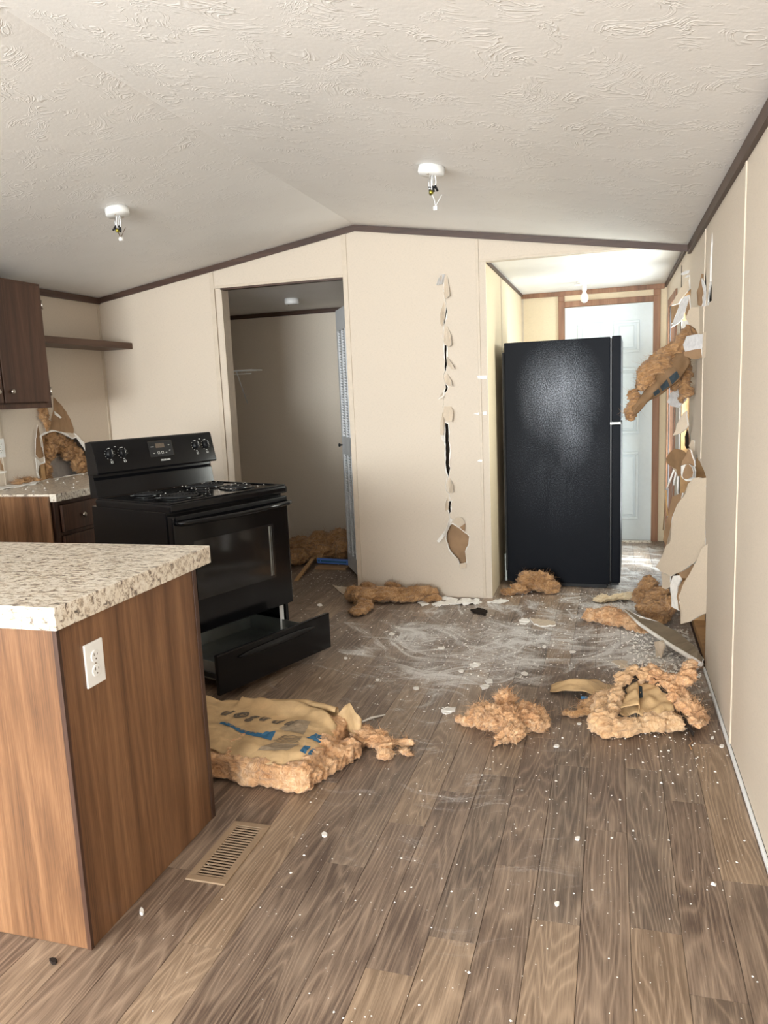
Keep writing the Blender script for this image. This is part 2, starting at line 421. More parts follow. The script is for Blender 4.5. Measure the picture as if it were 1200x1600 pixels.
def ragged(poly, step=0.03, amp=0.006, closed=True):
    """roughen a 3D or 2D outline"""
    out = []; n = len(poly)
    for i in range(n if closed else n - 1):
        a = Vector(poly[i]); b = Vector(poly[(i + 1) % n]); L = (b - a).length
        k = max(1, int(L / step))
        for j in range(k):
            p = a.lerp(b, j / k)
            if j: p = p + Vector([random.uniform(-amp, amp) for _ in range(len(p))])
            out.append(p)
    return out

def plate(name, pts, th, mats, parent=None, loc=None, toward=None):
    """solid plate: front outline pts (3D), thickness th away from `toward`; materials front, back, edge"""
    pts = [Vector(p) for p in pts]
    n = Vector((0, 0, 0))
    for a, b in zip(pts, pts[1:] + pts[:1]): n += a.cross(b)
    n.normalize()
    tw = Vector(toward) if toward is not None else (CAM - pts[0])
    if n.dot(tw) < 0: n = -n; pts = pts[::-1]
    off = Vector(loc) if loc is not None else Vector((0, 0, 0))
    bm = bmesh.new()
    A = [bm.verts.new(p - off) for p in pts]; B = [bm.verts.new(p - n * th - off) for p in pts]
    f = bm.faces.new(A); f.material_index = 0
    g = bm.faces.new(B[::-1]); g.material_index = 1
    k = len(pts)
    for i in range(k):
        e = bm.faces.new((A[i], B[i], B[(i + 1) % k], A[(i + 1) % k])); e.material_index = 2
    bmesh.ops.triangulate(bm, faces=[f, g])
    me = bpy.data.meshes.new(name); bm.to_mesh(me); bm.free()
    for m in mats: me.materials.append(M[m])
    return link(name, me, parent, loc)

def holed_panel(name, outer, holes, axis, a0, a1, mats, parent=None):
    """board between a0 (front) and a1 (back) on an axis, outline + holes in the two other axes"""
    bm = bmesh.new()
    def P(u, v, a): return {'X': (a, u, v), 'Y': (u, a, v)}[axis]
    edges = []
    for loop in [outer] + holes:
        vs = [bm.verts.new(P(u, v, a0)) for u, v in loop]
        for i in range(len(vs)): edges.append(bm.edges.new((vs[i], vs[(i + 1) % len(vs)])))
    bmesh.ops.triangle_fill(bm, use_beauty=True, use_dissolve=False, edges=edges)
    fs = list(bm.faces)
    for f in fs: f.material_index = 0
    r = bmesh.ops.extrude_face_region(bm, geom=fs)
    d = Vector(P(0, 0, a1 - a0))
    nv = [g for g in r['geom'] if isinstance(g, bmesh.types.BMVert)]
    nf = set(g for g in r['geom'] if isinstance(g, bmesh.types.BMFace))
    bmesh.ops.translate(bm, verts=nv, vec=d)
    old = set(fs)
    for f in bm.faces:
        if f in nf: f.material_index = 1
        elif abs(f.normal.dot(d.normalized())) < 0.5: f.material_index = 2
    bmesh.ops.recalc_face_normals(bm, faces=bm.faces)
    me = bpy.data.meshes.new(name); bm.to_mesh(me); bm.free()
    for m in mats: me.materials.append(M[m])
    return link(name, me, parent)

def rim(loops, axis, a, width, th, mats, name, parent):
    """ragged bead of broken gypsum around holes: loops in the two remaining axes"""
    bm = bmesh.new()
    def P(u, v, t): return Vector({'X': (t, u, v), 'Y': (u, t, v)}[axis])
    for loop in loops:
        loop = [Vector(p) for p in loop]; n = len(loop)
        c = sum(loop, Vector((0, 0))) / n
        inn, out, top = [], [], []
        for i, p in enumerate(loop):
            t = (loop[(i + 1) % n] - loop[i - 1]); nn = Vector((t.y, -t.x))
            if nn.length < 1e-9: nn = Vector((1, 0))
            nn.normalize()
            if nn.dot(p - c) < 0: nn = -nn
            wdt = width * random.uniform(0.15, 1.3)
            q = p + nn * wdt
            inn.append(bm.verts.new(P(p.x, p.y, a[1]))); top.append(bm.verts.new(P(p.x, p.y, a[0] + (a[0] - a[1]) * random.uniform(0.2, 1.0))))
            out.append(bm.verts.new(P(q.x, q.y, a[0] + (a[0] - a[1]) * 0.05)))
        for i in range(n):
            j = (i + 1) % n
            bm.faces.new((inn[i], inn[j], top[j], top[i])); bm.faces.new((top[i], top[j], out[j], out[i]))
            bm.faces.new((out[i], out[j], inn[j], inn[i]))
    bmesh.ops.recalc_face_normals(bm, faces=bm.faces)
    me = bpy.data.meshes.new(name); bm.to_mesh(me); bm.free()
    for m in mats: me.materials.append(M[m])
    return link(name, me, parent)

# ------------------------------------------------------------------ insulation
def fluff(name, blobs, mat, loc, voxel=0.010, amp=0.020, fibers=300, seed=0, parent=None, flat=True, flow=0.4, flen=0.03):
    """torn glass wool: fused ellipsoids roughened by ridged noise, with loose fibres. blobs: (x,y,z, rx,ry,rz, rotz, tilt) world"""
    loc = Vector(loc); voxel *= 0.68; fibers = int(fibers * 3.0)
    bm = bmesh.new()
    for b in blobs:
        x, y, z, rx, ry, rz = b[:6]; rot = b[6] if len(b) > 6 else 0; tilt = b[7] if len(b) > 7 else 0
        mt = Matrix.Translation(Vector((x, y, z)) - loc) @ Matrix.Rotation(rot, 4, 'Z') @ Matrix.Rotation(tilt, 4, 'Y') @ Matrix.Diagonal((rx, ry, rz, 1))
        bmesh.ops.create_icosphere(bm, subdivisions=2 if len(blobs) > 60 else 3, radius=1, matrix=mt)
    me = bpy.data.meshes.new('tmp'); bm.to_mesh(me); bm.free()
    t = bpy.data.objects.new('tmp', me); COL.objects.link(t)
    md = t.modifiers.new('r', 'REMESH'); md.mode = 'VOXEL'; md.voxel_size = voxel
    dg = bpy.context.evaluated_depsgraph_get(); ev = t.evaluated_get(dg)
    me2 = bpy.data.meshes.new_from_object(ev)
    bpy.data.objects.remove(t); bpy.data.meshes.remove(me)
    bm = bmesh.new(); bm.from_mesh(me2); bpy.data.meshes.remove(me2)
    bm.normal_update()
    rng = random.Random(seed)
    so = Vector((seed * 3.1, seed * 1.7, seed * 0.9))
    nv = []
    d1 = Vector((math.cos(flow), math.sin(flow), 0.0)); d2 = Vector((-d1.y, d1.x, 0.0))
    for v in bm.verts:
        p = v.co
        q = p + noise.noise_vector(p * 8 + so) * 0.035
        a1, a2, a3 = q.dot(d1), q.dot(d2), q.z
        a = noise.noise(p * 10 + so) * 0.9
        r1 = (0.30 - abs(noise.noise(Vector((a1 * 9, a2 * 34, a3 * 46)) + so * 2))) * 1.5
        r2 = (0.30 - abs(noise.noise(Vector((a1 * 18, a2 * 80, a3 * 105)) + so))) * 0.8
        r3 = noise.noise(Vector((a1 * 50, a2 * 150, a3 * 170)) + so) * 0.35
        d = amp * (a + r1 + r2 + r3 - 0.25)
        nv.append(p + v.normal * d + noise.noise_vector(p * 36 + so * 3) * amp * 0.35)
    for v, p in zip(bm.verts, nv):
        v.co = p
        if flat and v.co.z + loc.z < 0.002: v.co.z = 0.002 - loc.z + 0.001 * rng.random()
    for f in bm.faces: f.smooth = True
    fl = list(bm.faces)
    bm.normal_update()
    for _ in range(fibers):
        f = rng.choice(fl)
        if f.normal.z < -0.3: continue
        p = f.calc_center_median(); n = f.normal
        d = (n * 0.7 + d1 * rng.choice((-1, 1)) * rng.uniform(0, 1.2) + Vector([rng.uniform(-1, 1) for _ in range(3)]) * 0.9).normalized()
        bend = Vector([rng.uniform(-1, 1) for _ in range(3)])
        L = flen * rng.uniform(0.4, 1.4); wv = Vector([rng.uniform(-1, 1) for _ in range(3)]).cross(d).normalized() * rng.uniform(0.0004, 0.0011)
        prev = None
        for k in range(4):
            u = k / 3
            c = p - n * 0.003 + d * L * u + bend * L * 0.5 * u * u
            if flat and c.z + loc.z < 0.002: c.z = 0.002 - loc.z
            wk = wv * (1 - 0.8 * u)
            cur = (bm.verts.new(c - wk), bm.verts.new(c + wk))
            if prev: bm.faces.new((prev[0], prev[1], cur[1], cur[0]))
            prev = cur
    me = bpy.data.meshes.new(name); bm.to_mesh(me); bm.free()
    me.materials.append(M[mat])
    return link(name, me, parent, loc if parent is None else loc - parent.location)

def sheet_mesh(name, fn, nu, nv, mats, parent=None, th=0.0015, loc=(0, 0, 0), mask=None):
    """thin crumpled sheet: fn(u,v) -> world point"""
    loc = Vector(loc)
    bm = bmesh.new()
    g = [[bm.verts.new(Vector(fn(i / nu, j / nv)) - loc) for j in range(nv + 1)] for i in range(nu + 1)]
    for i in range(nu):
        for j in range(nv):
            if mask and not mask((i + .5) / nu, (j + .5) / nv): continue
            f = bm.faces.new((g[i][j], g[i + 1][j], g[i + 1][j + 1], g[i][j + 1])); f.smooth = True
    bmesh.ops.delete(bm, geom=[v for v in bm.verts if not v.link_faces], context='VERTS')
    bm.normal_update()
    bmesh.ops.solidify(bm, geom=list(bm.faces), thickness=th)
    me = bpy.data.meshes.new(name); bm.to_mesh(me); bm.free()
    for m in mats: me.materials.append(M[m])
    return link(name, me, parent, loc if parent is None else loc - parent.location)

# =================================================================== SETTING
XL, XR, YB, YH, YR = -3.65, 0.44, 5.00, 7.07, -5.5     # left / right wall, kitchen back wall, hall back wall, rear wall
RX, ZS, ZR = -1.63, 2.185, 2.505                       # ridge x, ceiling at the side walls, ceiling at the ridge
ZF = 2.215                                             # flat ceilings of hall and utility closet
def zc(x): return ZS + (ZR - ZS) * ((x - XL) / (RX - XL) if x < RX else (XR - x) / (XR - RX))

floor = MB().box(XL - .1, XR + .1, YR - .1, YH + .1, -0.12, -0.004).build('floor', 'joint')
tag(floor, 'floor of grey brown oak look planks dusted with plaster', 'floor', None, 'structure')
PW, PL = 0.126, 0.87
def make_plank(x0, x1, y0, y1):
    return (MB().box(-(x1 - x0) / 2 + .0006, (x1 - x0) / 2 - .0006, -(y1 - y0) / 2 + .0006, (y1 - y0) / 2 - .0006, -0.0039, 0.0, 0.0009))
plank_cache = {}
rp = random.Random(3)
for k in range(-30, 5):
    xa, xb = 0.05 + (k - 1) * PW, 0.05 + k * PW
    if k == 4: pass
    xa, xb = max(xa, XL), min(xb, XR)
    if xb - xa < 0.005: continue
    off = {0: 0.16, 1: 0.60}.get(k, rp.random() * PL)
    y = 0.75 - off
    while y < YH:
        a, b = max(y, 0.75), min(y + PL, YH)
        y += PL
        if b - a < 0.02: continue
        if xb < -1.42 and a > 1.5 and b < 2.1: continue
        if -1.72 < xa and xb < -0.80 and a > 5.2: continue
        if xb < -2.9 and b < 4.9: continue
        key = (round(xb - xa, 4), round(b - a, 4))
        if key not in plank_cache:
            o = make_plank(xa, xb, a, b).build('plank', 'plank', floor); plank_cache[key] = o.data
        else: o = link('plank', plank_cache[key], floor)
        o.location = ((xa + xb) / 2, (a + b) / 2, 0)
pf = MB()
for k in range(-30, 5):
    xa, xb = max(0.05 + (k - 1) * PW, XL), min(0.05 + k * PW, XR)
    if xb - xa < 0.005: continue
    y = YR - rp.random() * PL
    while y < 0.75:
        a, b = max(y, YR), min(y + PL, 0.75); y += PL
        if b - a > 0.02: pf.box(xa + .0006, xb - .0006, a + .0006, b - .0006, -.0039, 0)
tag(pf.build('plank', 'plank', floor), kind='stuff')

# ceilings
c = MB()
c.prism([(XL - .1, ZS - .1 * (ZR - ZS) / 2.05), (RX, ZR), (XR + .1, ZS - .1 * (ZR - ZS) / 2.05), (XR + .1, ZR + .2), (XL - .1, ZR + .2)], 'Y', YR - .1, YB + .06)
o = tag(c.build('ceiling', 'ceiling'), 'vaulted white stomp textured ceiling', 'ceiling', None, 'structure')
o = tag(MB().box(-.80, XR + .1, YB + .061, YH + .1, ZF, ZF + .1).build('ceiling', 'ceiling'), 'flat bright white ceiling over the rear hall', 'ceiling', None, 'structure')
o = tag(MB().box(XL - .1, -.80, YB + .061, YH + .1, ZF, ZF + .1).build('ceiling', 'ceiling'), 'flat shaded ceiling inside the closet', 'ceiling', None, 'structure')

# back wall: structure with board panels, battens, torn strip
wb = structure('wall_back', 'beige kitchen back wall with closet and hall openings', 'wall')
def zt(x): return zc(x) + 0.01
PT = 0.010
def bpanel(poly, holes=(), y0=YB): return holed_panel('panel', poly, list(holes), 'Y', y0, y0 + PT, ('wall', 'paper_brown', 'gypsum'), wb)
O1, O2, OH, OA = -2.645, -1.725, 2.180, 2.198       # closet opening, its head, hall opening head
bpanel([(XL, 0), (-2.705, 0), (-2.705, zt(-2.705)), (XL, zt(XL))])
bpanel([(-2.70, OH), (-1.705, OH), (-1.705, zt(-1.705)), (-2.70, zt(-2.70))])
# slits and hole in the middle panel
def z1(x, y): return ony((665 + x / 6.667, 420 + y / 6.667), YB).xz
def z2(x, y): return ony((665 + x / 6.154, 640 + y / 6.154), YB).xz
slits = [
    [z1(*p) for p in ((216, 395), (224, 440), (212, 500), (204, 575), (194, 570), (200, 510), (210, 450))],
    [z1(*p) for p in ((199, 795), (220, 800), (217, 880), (220, 960), (224, 1000), (212, 1070), (202, 1060), (204, 960), (198, 880))],
    [z1(*p) for p in ((203, 1195), (232, 1230), (230, 1255), (205, 1295), (196, 1280), (212, 1240))],
    [z2(*p) for p in ((188, 125), (217, 140), (222, 220), (222, 300), (234, 400), (225, 500), (237, 560), (220, 640), (206, 600), (195, 540), (195, 400), (190, 250))],
    [z2(*p) for p in ((224, 880), (246, 880), (242, 980), (230, 1005), (222, 960))],
    [z2(*p) for p in ((225, 1110), (260, 1100), (330, 1145), (420, 1220), (410, 1300), (380, 1360), (392, 1470), (330, 1490), (315, 1440), (235, 1350), (200, 1240), (205, 1170))],
]
slits = [[tuple(p) for p in ragged([Vector(q) for q in s], 0.02, 0.0025)] for s in slits]
bpanel([(-1.70, 0), (-.825, 0), (-.825, zt(-.825)), (RX, zt(RX)), (-1.70, zt(-1.70))], slits)
bpanel([(-.815, OA), (XR, OA), (XR, zt(XR)), (-.815, zt(-.815))])
bpanel([(-.82, 0), (-.772, 0), (-.772, OA), (-.82, OA)])
rim([s for s in slits], 'Y', (YB - .0012, YB + .003), 0.008, 0.004, ['gypsum'], 'torn_edge', wb)
# battens covering the seams
for x0, x1, za, zb in ((-2.722, -2.690, 0, zt(-2.7) - .03), (-1.728, -1.694, 0, zt(-1.71) - .02), (-.832, -.814, 0, zt(-.82) - .03)):
    MB().box(x0, x1, YB - .006, YB, za, zb, .002).build('batten', 'batten', wb)
MB().box(-2.69, -1.728, YB - .006, YB, OH, OH + .018, .002).build('batten', 'batten', wb)
MB().box(-.814, XR - .02, YB - .006, YB, OA, OA + .016, .002).build('batten', 'batten', wb)
# core of the wall around the openings (studs and back boards)
MB().box(XL - .1, O1, YB + PT, YB + .10, 0, 2.2).box(O1, O2, YB + PT, YB + .06, OH, 2.45).box(-.772, XR, YB + PT, YB + .06, OA, 2.40).build('stud_core', 'wall', wb)
MB().box(-1.70, -.785, YB + .035, YB + .055, 0, 2.4).build('cavity_board', 'paper_brown', wb)
MB().box(-1.072, -1.028, YB + .0345, YB + .035, .55, 2.3).build('cavity_stud', 'dark_cavity', wb)  # thin dark strip painted as the shade inside the slits
MB().box(O2, -1.70, YB + PT, YB + .10, 0, OH).build('jamb', 'wall', wb)
MB().box(O1, O1 + .008, YB + .0, YB + .10, 0, OH).build('jamb', 'batten', wb)
MB().box(O1, O2, YB, YB + .05, OH - .012, OH).build('head_jamb', 'trim', wb)
# torn paper flaps of the slit: pixel outline with distance off the wall
def flap(pts, parent, th=0.0025, mats=('wall_flap', 'gypsum', 'gypsum'), z=z1, name='torn_flap', rag=0.0015):
    P = []
    for (x, y, d) in pts:
        if z is z1: px = (665 + x / 6.667, 420 + y / 6.667)
        else: px = (665 + x / 6.154, 640 + y / 6.154)
        P.append(ony(px, YB - .0015 - d))
    return plate(name, ragged(P, 0.012, rag), th, mats, parent)
flap([(160, 60, .02), (200, 55, .01), (190, 130, .0), (180, 160, .002), (110, 175, .05), (130, 110, .045)], wb, mats=('gypsum_grey', 'wall_flap', 'gypsum'))
flap([(190, 160, 0), (225, 60, 0), (248, 280, .035), (215, 310, .02), (195, 300, 0)], wb)
flap([(185, 350, 0), (212, 345, 0), (205, 500, .0), (165, 600, .04), (150, 560, .04), (155, 450, .02)], wb)
flap([(205, 600, 0), (225, 590, 0), (262, 690, .02), (268, 790, .045), (235, 815, .03), (190, 770, 0)], wb)
flap([(215, 900, 0), (235, 930, .01), (300, 1040, .05), (275, 1050, .05), (222, 985, 0)], wb, mats=('wall_flap', 'gypsum', 'gypsum'))
flap([(190, 1140, 0), (225, 1085, 0), (268, 1170, .03), (272, 1230, .05), (210, 1195, 0)], wb)
flap([(195, 1270, 0), (208, 1300, 0), (190, 1330, .02), (125, 1370, .05), (160, 1310, .03)], wb, mats=('gypsum', 'wall_flap', 'gypsum'))
flap([(178, -30, 0), (250, -30, 0), (265, 20, .03), (250, 120, .05), (200, 110, .05), (168, 60, .03)], wb, z=z2)
flap([(185, 20, 0), (188, 120, .0), (170, 250, .03), (140, 240, .035), (138, 160, .025), (160, 30, .01)], wb, z=z2, mats=('wall_flap', 'gypsum', 'gypsum'))
flap([(150, 240, .02), (188, 150, .0), (190, 330, 0), (165, 300, .015)], wb, z=z2, mats=('gypsum', 'gypsum', 'gypsum'), name='torn_edge')
flap([(215, 690, 0), (235, 660, 0), (262, 730, .03), (262, 800, .035), (220, 805, 0)], wb, z=z2)
flap([(205, 840, 0), (225, 880, 0), (225, 960, 0), (190, 975, .03), (192, 900, .02)], wb, z=z2)
flap([(235, 1040, .02), (262, 1060, .01), (240, 1105, 0), (205, 1190, .02), (130, 1280, .06), (108, 1265, .06), (190, 1160, .04)], wb, z=z2, mats=('gypsum', 'gypsum', 'gypsum'), name='torn_flap')
flap([(262, 1090, 0), (290, 1035, .01), (350, 1040, .02), (378, 1085, .02), (340, 1120, .01)], wb, z=z2)
flap([(330, 1130, .005), (382, 1095, .01), (380, 1170, .01), (345, 1150, .005)], wb, z=z2, mats=('paper_brown', 'paper_brown', 'gypsum'))
flap([(395, 1470, 0), (325, 1480, 0), (335, 1530, .02), (385, 1525, .02)], wb, z=z2)
def tear(pts, z, w):
    P = [Vector(z(*p)) for p in pts]; P = ragged(P, .012, .0025, False)
    bm = bmesh.new(); L = []
    for p in P:
        a = w * random.uniform(.3, 1.2); b = w * random.uniform(.3, 1.0)
        L.append((bm.verts.new((p.x - a, YB - .0012, p.y)), bm.verts.new((p.x, YB - random.uniform(.003, .007), p.y + .001)), bm.verts.new((p.x + b, YB - .0012, p.y))))
    for q, r in zip(L, L[1:]):
        bm.faces.new((q[0], q[1], r[1], r[0])); bm.faces.new((q[1], q[2], r[2], r[1])); bm.faces.new((q[0], r[0], r[2], q[2]))
    bmesh.ops.recalc_face_normals(bm, faces=bm.faces)
    me = bpy.data.meshes.new('torn_edge'); bm.to_mesh(me); bm.free(); me.materials.append(M['gypsum']); link('torn_edge', me, wb)
tear([(180, 130), (190, 200), (196, 270), (205, 320), (212, 350), (217, 400)], z1, .0035)
tear([(196, 575), (184, 640), (178, 695), (186, 760), (200, 800)], z1, .0035)
tear([(203, 1070), (186, 1110), (192, 1150), (205, 1200)], z1, .003)
tear([(205, 1290), (192, 1350), (186, 1410), (180, 1470)], z1, .002)
tear([(220, 640), (200, 690), (192, 740), (200, 780), (226, 810), (236, 880)], z2, .0035)
tear([(230, 1005), (236, 1040), (246, 1060), (232, 1110)], z2, .004)
# bits of tape left at the column edge
for a in ([(540, 1115), (635, 1112), (637, 1145), (545, 1145)], [(598, 1490), (635, 1488), (635, 1520), (600, 1520)], [(495, 1515), (580, 1490), (590, 1500), (560, 1520)]):
    flap([(x, y, .004) for x, y in a], wb, th=.001, mats=('tape', 'tape', 'tape'), name='tape_scrap')
flap([(495, 495, .006), (520, 480, .006), (545, 485, .006), (540, 505, .006)], wb, th=.001, mats=('tape', 'tape', 'tape'), z=z2, name='tape_scrap')

# trims under the ceiling
def trim(name, poly_pts, label, axis_mat='trim'):
    pass
t1 = MB()
hT, dT = 0.040, 0.016
t1.prism([(XL, zc(XL) - hT), (RX, zc(RX) - hT), (RX, zc(RX) - .001), (XL, zc(XL) - .001)], 'Y', YB - dT, YB - .0062)
t1.prism([(RX, zc(RX) - hT), (XR, zc(XR) - hT), (XR, zc(XR) - .001), (RX, zc(RX) - .001)], 'Y', YB - dT, YB - .0062)
tag(t1.build('trim_1', 'trim'), 'dark brown trim following the vault on the back wall', 'trim', None, 'structure')
tag(MB().box(XL + .0105, XL + .022, YR, YB - dT, zc(XL) - .045, zc(XL) - .001).build('trim_2', 'trim_y'), 'dark brown ceiling trim on the left wall', 'trim', None, 'structure')
tag(MB().box(XR - .018, XR - .0005, YR, YB - dT, zc(XR) - .052, zc(XR) - .001).build('trim_3', 'trim_y'), 'dark brown ceiling trim on the long right wall', 'trim', None, 'structure')
tag(MB().box(XR - .016, XR - .0005, YB + .062, YH - .02, ZF - .03, ZF - .001).build('trim_4', 'trim_y'), 'narrow brown trim at the top of the hall right wall', 'trim', None, 'structure')
tag(MB().box(-.79, XR - .017, YH - .026, YH - .011, ZF - .04, ZF - .001).build('trim_5', 'casing'), 'brown trim at the top of the hall end wall', 'trim', None, 'structure')
tag(MB().box(-.7745, -.762, YB + .062, YH - .03, ZF - .022, ZF - .001).build('trim_6', 'trim_y'), 'thin brown trim above the hall left wall', 'trim', None, 'structure')

# left wall with the broken hole above the counter
wl = structure('wall_left', 'beige left kitchen wall with a large broken hole', 'wall')
c6 = lambda x, y: (x / 6, 600 + y / 6)
def L6(x, y): p = onx(c6(x, y), XL); return (p.y, p.z)
hole_l = [L6(*p) for p in ((455, 455), (520, 445), (600, 470), (680, 515), (720, 500), (790, 590), (840, 690), (875, 770))]
hole_l = [(4.75, .925)] + hole_l[::-1] + [L6(*p) for p in ((385, 490), (400, 590), (415, 690), (420, 740), (365, 760), (355, 830))] + [(4.19, .925)]
hole_l = [tuple(p) for p in ragged([Vector(q) for q in hole_l], 0.03, 0.004)]
holed_panel('panel', [(3.9, 0), (YB, 0), (YB, 2.25), (3.9, 2.25)], [hole_l], 'X', XL, XL - PT, ('wall', 'paper_brown', 'gypsum'), wl)
holed_panel('panel', [(YR, 0), (3.893, 0), (3.893, 2.25), (YR, 2.25)],
            [[(-1.8, .8), (0, .8), (0, 2.0), (-1.8, 2.0)]], 'X', XL, XL - PT, ('wall', 'paper_brown', 'gypsum'), wl)
rim([hole_l], 'X', (XL + .0012, XL - .003), 0.016, .004, ['gypsum'], 'torn_edge', wl)
MB().box(XL, XL + .005, 3.885, 3.90, .93, 2.13, .0015).build('batten', 'batten', wl)
MB().box(XL, XL + .005, YB - .03, YB - .012, .93, 2.13, .0015).build('batten', 'batten', wl)
MB().box(XL - .12, XL - .10, YR, -1.8, 0, 2.3).box(XL - .12, XL - .10, 0, YB, 0, 2.3).box(XL - .12, XL - .10, -1.8, 0, 0, .8).box(XL - .12, XL - .10, -1.8, 0, 2.0, 2.3).build('outer_skin', 'outer_skin', wl)
MB().box(XL - .10, XL - PT, 4.22, 4.26, 0, 2.2).box(XL - .10, XL - PT, 4.86, 4.90, 0, 2.2).build('stud', 'lumber', wl)
# paper-stripped patch (brown face of the board) above the hole and slivers of torn paper
def lpatch(pts, d0, mats, name, th=.002):
    P = [onx(c6(x, y), XL + .002 + d) for x, y, d in pts]
    return plate(name, ragged(P, .02, .002), th, mats, wl)
lpatch([(500, 120, 0), (560, 180, 0), (620, 255, 0), (665, 340, 0), (690, 420, 0), (690, 460, .004), (600, 455, .004), (520, 435, .002), (460, 430, .002), (470, 360, 0), (500, 240, 0)], 0, ('paper_brown', 'gypsum', 'gypsum'), 'bare_board_patch')
lpatch([(360, 245, 0), (420, 245, 0), (440, 330, 0), (455, 440, .006), (430, 450, .004), (405, 330, .0)], 0, ('paper_brown', 'gypsum', 'gypsum'), 'torn_flap')
lpatch([(355, 385, .02), (368, 440, .01), (385, 560, .0), (415, 680, 0), (370, 700, .01), (332, 660, .02), (335, 520, .03)], 0, ('paper_brown', 'gypsum', 'gypsum'), 'torn_flap')
lpatch([(332, 690, .02), (380, 735, .01), (420, 742, .0), (365, 765, .0), (355, 840, 0), (345, 820, .01)], 0, ('gypsum', 'gypsum', 'gypsum'), 'torn_edge')
lpatch([(690, 455, .0), (735, 490, .004), (800, 560, .008), (850, 580, .01), (860, 740, .01), (830, 690, .006), (790, 590, .004), (725, 510, 0)], 0, ('gypsum', 'gypsum', 'gypsum'), 'torn_edge')
lpatch([(505, 250, .006), (530, 270, .01), (580, 315, .008), (565, 322, .006), (515, 290, .004)], 0, ('gypsum', 'gypsum', 'gypsum'), 'torn_edge')
lpatch([(0, 820, .02), (60, 815, .02), (70, 825, .02), (20, 840, .02), (0, 842, .02)], 0, ('gypsum', 'gypsum', 'gypsum'), 'torn_edge')
lpatch([(0, 700, .0), (12, 740, .0), (50, 800, .0), (40, 815, .0), (0, 810, .0)], 0, ('paper_brown', 'gypsum', 'gypsum'), 'bare_board_patch')

# right wall: board panels, the torn stretch near the hall
wr = structure('wall_right', 'beige right wall torn open beside the hall', 'wall')
def rpanel(outer, holes=()): return holed_panel('panel', outer, list(holes), 'X', XR, XR + PT, ('wall', 'paper_brown', 'gypsum'), wr)
ZW = 2.25
rpanel([(YR, .02), (3.0, .02), (3.0, ZW), (YR, ZW)], [[(-2.1, .8), (-.3, .8), (-.3, 2.0), (-2.1, 2.0)]])
def R(px): p = onx(px, XR); return (p.y, p.z)
slot1 = [R(p) for p in ((1113, 362), (1114, 378), (1113, 400), (1112, 430), (1112, 470), (1106, 478), (1105, 468), (1109, 440), (1110, 400))]
slot2 = [R(p) for p in ((1098, 428), (1103, 430), (1104, 455), (1101, 477), (1092, 476), (1091, 465), (1089, 456), (1094, 440))]
rpanel([(3.006, .02), (3.86, .02), (3.86, .25), (3.90, .45), (3.965, .70), (3.975, .93), (4.08, .955), (4.205, .97), (4.205, ZW), (3.006, ZW)],
       [[tuple(q) for q in ragged([Vector(t) for t in slot1], .04, .006)]])
edge_hi = [(4.212, .97), (4.45, 1.0), (4.62, .94), (4.80, 1.02), (4.90, .95), (4.93, 1.1), (4.88, 1.22), (4.95, 1.36), (4.90, 1.45), (4.97, 1.58), (4.88, 1.70), (4.99, 1.82), (4.93, 1.92), (5.02, 2.02), (5.10, 1.96), (5.2, 1.99), (5.40, 1.97), (5.565, 1.98), (5.565, ZW), (4.212, ZW)]
rpanel([tuple(q) for q in ragged([Vector(t) for t in edge_hi], .05, .008)], [[tuple(q) for q in slot2]])
HD0, HD1, HDZ = 5.98, 6.66, 1.985                    # glazed side door in the hall
rpanel([(5.57, .35), (5.66, .5), (5.62, .9), (5.60, 1.3), (5.57, 1.7), (5.57, ZW), (HD0 - .05, ZW), (HD0 - .05, .02), (5.8, .02)])
rpanel([(HD0 - .05, HDZ + .05), (HD1 + .05, HDZ + .05), (HD1 + .05, ZW), (HD0 - .05, ZW)])
rpanel([(HD1 + .05, .02), (YH, .02), (YH, ZW), (HD1 + .05, ZW)])
for y in (3.003, 4.208):
    MB().box(XR - .006, XR, y - .012, y + .012, .02 if y < 3.5 else 1.0, 2.13, .002).build('batten', 'batten', wr)
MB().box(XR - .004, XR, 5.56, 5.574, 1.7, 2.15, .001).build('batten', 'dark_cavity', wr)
for y in (3.9, 4.55, 5.00, 5.56, 5.70):
    MB().box(XR + PT + .001, XR + .075, y, y + .04, 0, ZW).build('stud', 'lumber', wr)
MB().box(XR + PT + .001, XR + .075, 3.95, 5.69, 0, .04).build('bottom_plate', 'lumber', wr)
sk = MB()
for a, b, z0, z1_ in ((YR, -2.1, 0, 2.3), (-.3, 5.05, 0, 2.3), (5.55, HD0, 0, 2.3), (5.05, 5.55, 0, .92), (5.05, 5.55, 1.96, 2.3), (HD1, YH + .1, 0, 2.3), (-2.1, -.3, 0, .8), (-2.1, -.3, 2.0, 2.3), (HD0, HD1, HDZ, 2.3)):
    sk.box(XR + .08, XR + .10, a, b, z0, z1_)
sk.build('outer_skin', 'paper_brown', wr)
tag(MB().box(XR - .010, XR - .0005, YR, 3.84, 0.0005, .018, .002).build('baseboard_right', 'white_paint'), 'thin pale strip along the foot of the right wall', 'baseboard', None, 'structure')

